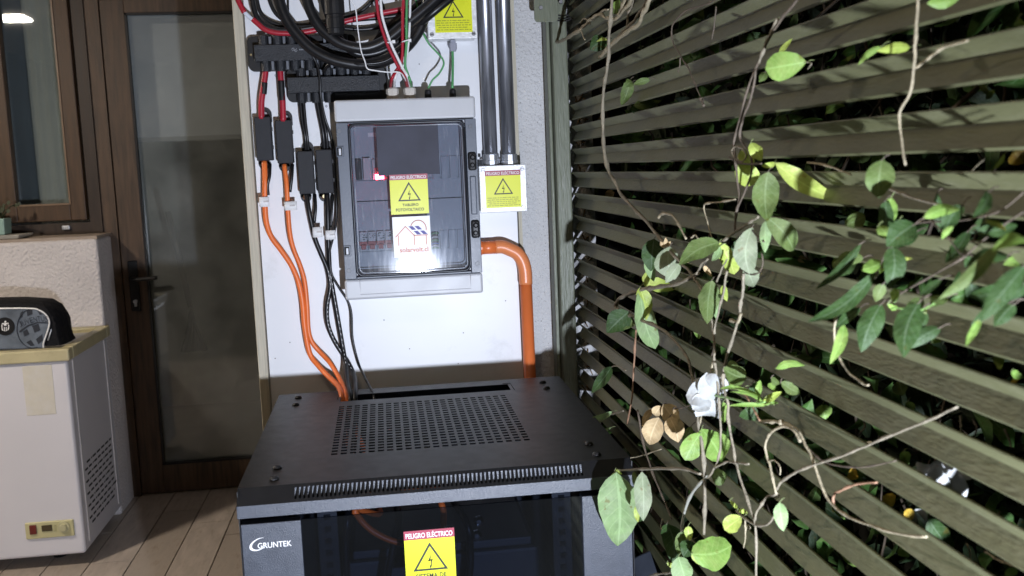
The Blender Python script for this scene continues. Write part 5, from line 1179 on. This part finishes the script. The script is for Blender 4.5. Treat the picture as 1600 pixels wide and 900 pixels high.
for pts, m_ in (([(1500, 650), (1502, 668), (1497, 685)], 'p'), ([(1520, 655), (1526, 670), (1520, 690), (1512, 700)], 's'), ([(1570, 670), (1578, 690), (1580, 700)], 's'), ([(1540, 862), (1560, 875), (1600, 890)], 'p'), ([(1340, 645), (1352, 665), (1340, 680)], 's'), ([(1510, 850), (1516, 870), (1505, 890)], 'p'), ([(1512, 275), (1540, 245)], 'p'), ([(1060, 340), (1100, 350)], 's'), ([(1010, 200), (1020, 215), (1015, 235)], 's'), ([(1230, 180), (1234, 200)], 's')):
    stem(bh, pts, 2.0, M_stemp if m_ == 'p' else M_stemd, X=.48)
hed = MB(); random.seed(77)
def scatter(mb, n, xr_, yr_, zr_, sz, asp):
    for i in range(n):
        c_ = Vector((random.uniform(*xr_), random.uniform(*yr_), random.uniform(*zr_))); d = Vector((random.gauss(0, 1), random.gauss(0, 1), random.gauss(-.3, 1))).normalized(); s_ = d.cross(Vector((random.gauss(0, 1), random.gauss(0, 1), random.gauss(0, 1)))).normalized()
        L = sz*random.uniform(.6, 1.4); w_ = L*asp; nn = d.cross(s_)*L*.16; b0_ = len(mb.v)
        T = ((0, .05), (.2, .75), (.45, 1), (.7, .8), (.9, .35), (1, .03)); vs_ = []
        for t, wq in T:
            c2 = c_+d*L*t+nn*math.sin(t*3); vs_ += [c2-s_*w_*wq+nn*.3, c2, c2+s_*w_*wq+nn*.3]
        mb.add(vs_, [(r_*3+q_, r_*3+q_+1, r_*3+q_+4, r_*3+q_+3) for r_ in range(5) for q_ in (0, 1)], True)
        for t, wq in T: mb.uv += [(0, t), (.5, t), (1, t)]
hed.uv = []
scatter(hed, 2600, (.58, 1.1), (.2, 2.4), (.2, 2.1), .06, .2)
hl = MB(); hl.uv = []; scatter(hl, 1500, (.50, .80), (.2, 2.3), (.3, 2.1), .055, .22)
tag(hl.build('garden_leaves', leafmat('garden_leaf', (.06, .14, .03), (.14, .2, .06), .5, .3)), 'green leaves close behind the slats of the louvred fence', 'leaves', kind='stuff')
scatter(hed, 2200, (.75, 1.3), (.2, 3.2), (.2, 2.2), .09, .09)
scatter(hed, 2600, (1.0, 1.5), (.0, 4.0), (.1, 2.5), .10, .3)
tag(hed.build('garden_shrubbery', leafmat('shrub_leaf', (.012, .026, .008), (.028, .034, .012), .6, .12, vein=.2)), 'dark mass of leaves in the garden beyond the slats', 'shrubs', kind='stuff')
gw = MB().box(1.6, 1.75, -2, 7, -.1, 3.4).build('night_backdrop', mat('night_backdrop_black', (.02, .02, .016), .95)); tag(gw, 'black backdrop added for the night darkness beyond the louvred fence', 'wall')  # unseen dark backdrop, added to keep the gaps between slats black
gw2 = MB().box(.9, 1.6, 5.2, 5.35, -.1, 3.4).build('night_backdrop', mat('night_backdrop_black', (.02, .02, .016), .95)); tag(gw2, 'black backdrop added behind the stucco pier, closing off the night darkness', 'wall')  # second piece of the added backdrop, closing the far end
tw = MB(); random.seed(78)
for i in range(260):
    c_ = Vector((random.uniform(.52, 1.1), random.uniform(.3, 2.5), random.uniform(.3, 1.9))); e_ = c_+Vector((random.uniform(-.1, .1), random.uniform(-.15, .15), random.uniform(-.3, .3)))
    tw.tube([c_, (c_+e_)/2+Vector((random.uniform(-.03, .03), random.uniform(-.03, .03), 0)), e_], random.uniform(.0012, .003), 4, sub=2)
tag(tw.build('garden_twigs', mat('garden_twig', (.08, .06, .04), .8, var=.3)), 'thin dry twigs and roots in the dark behind the fence', 'twigs', kind='stuff')
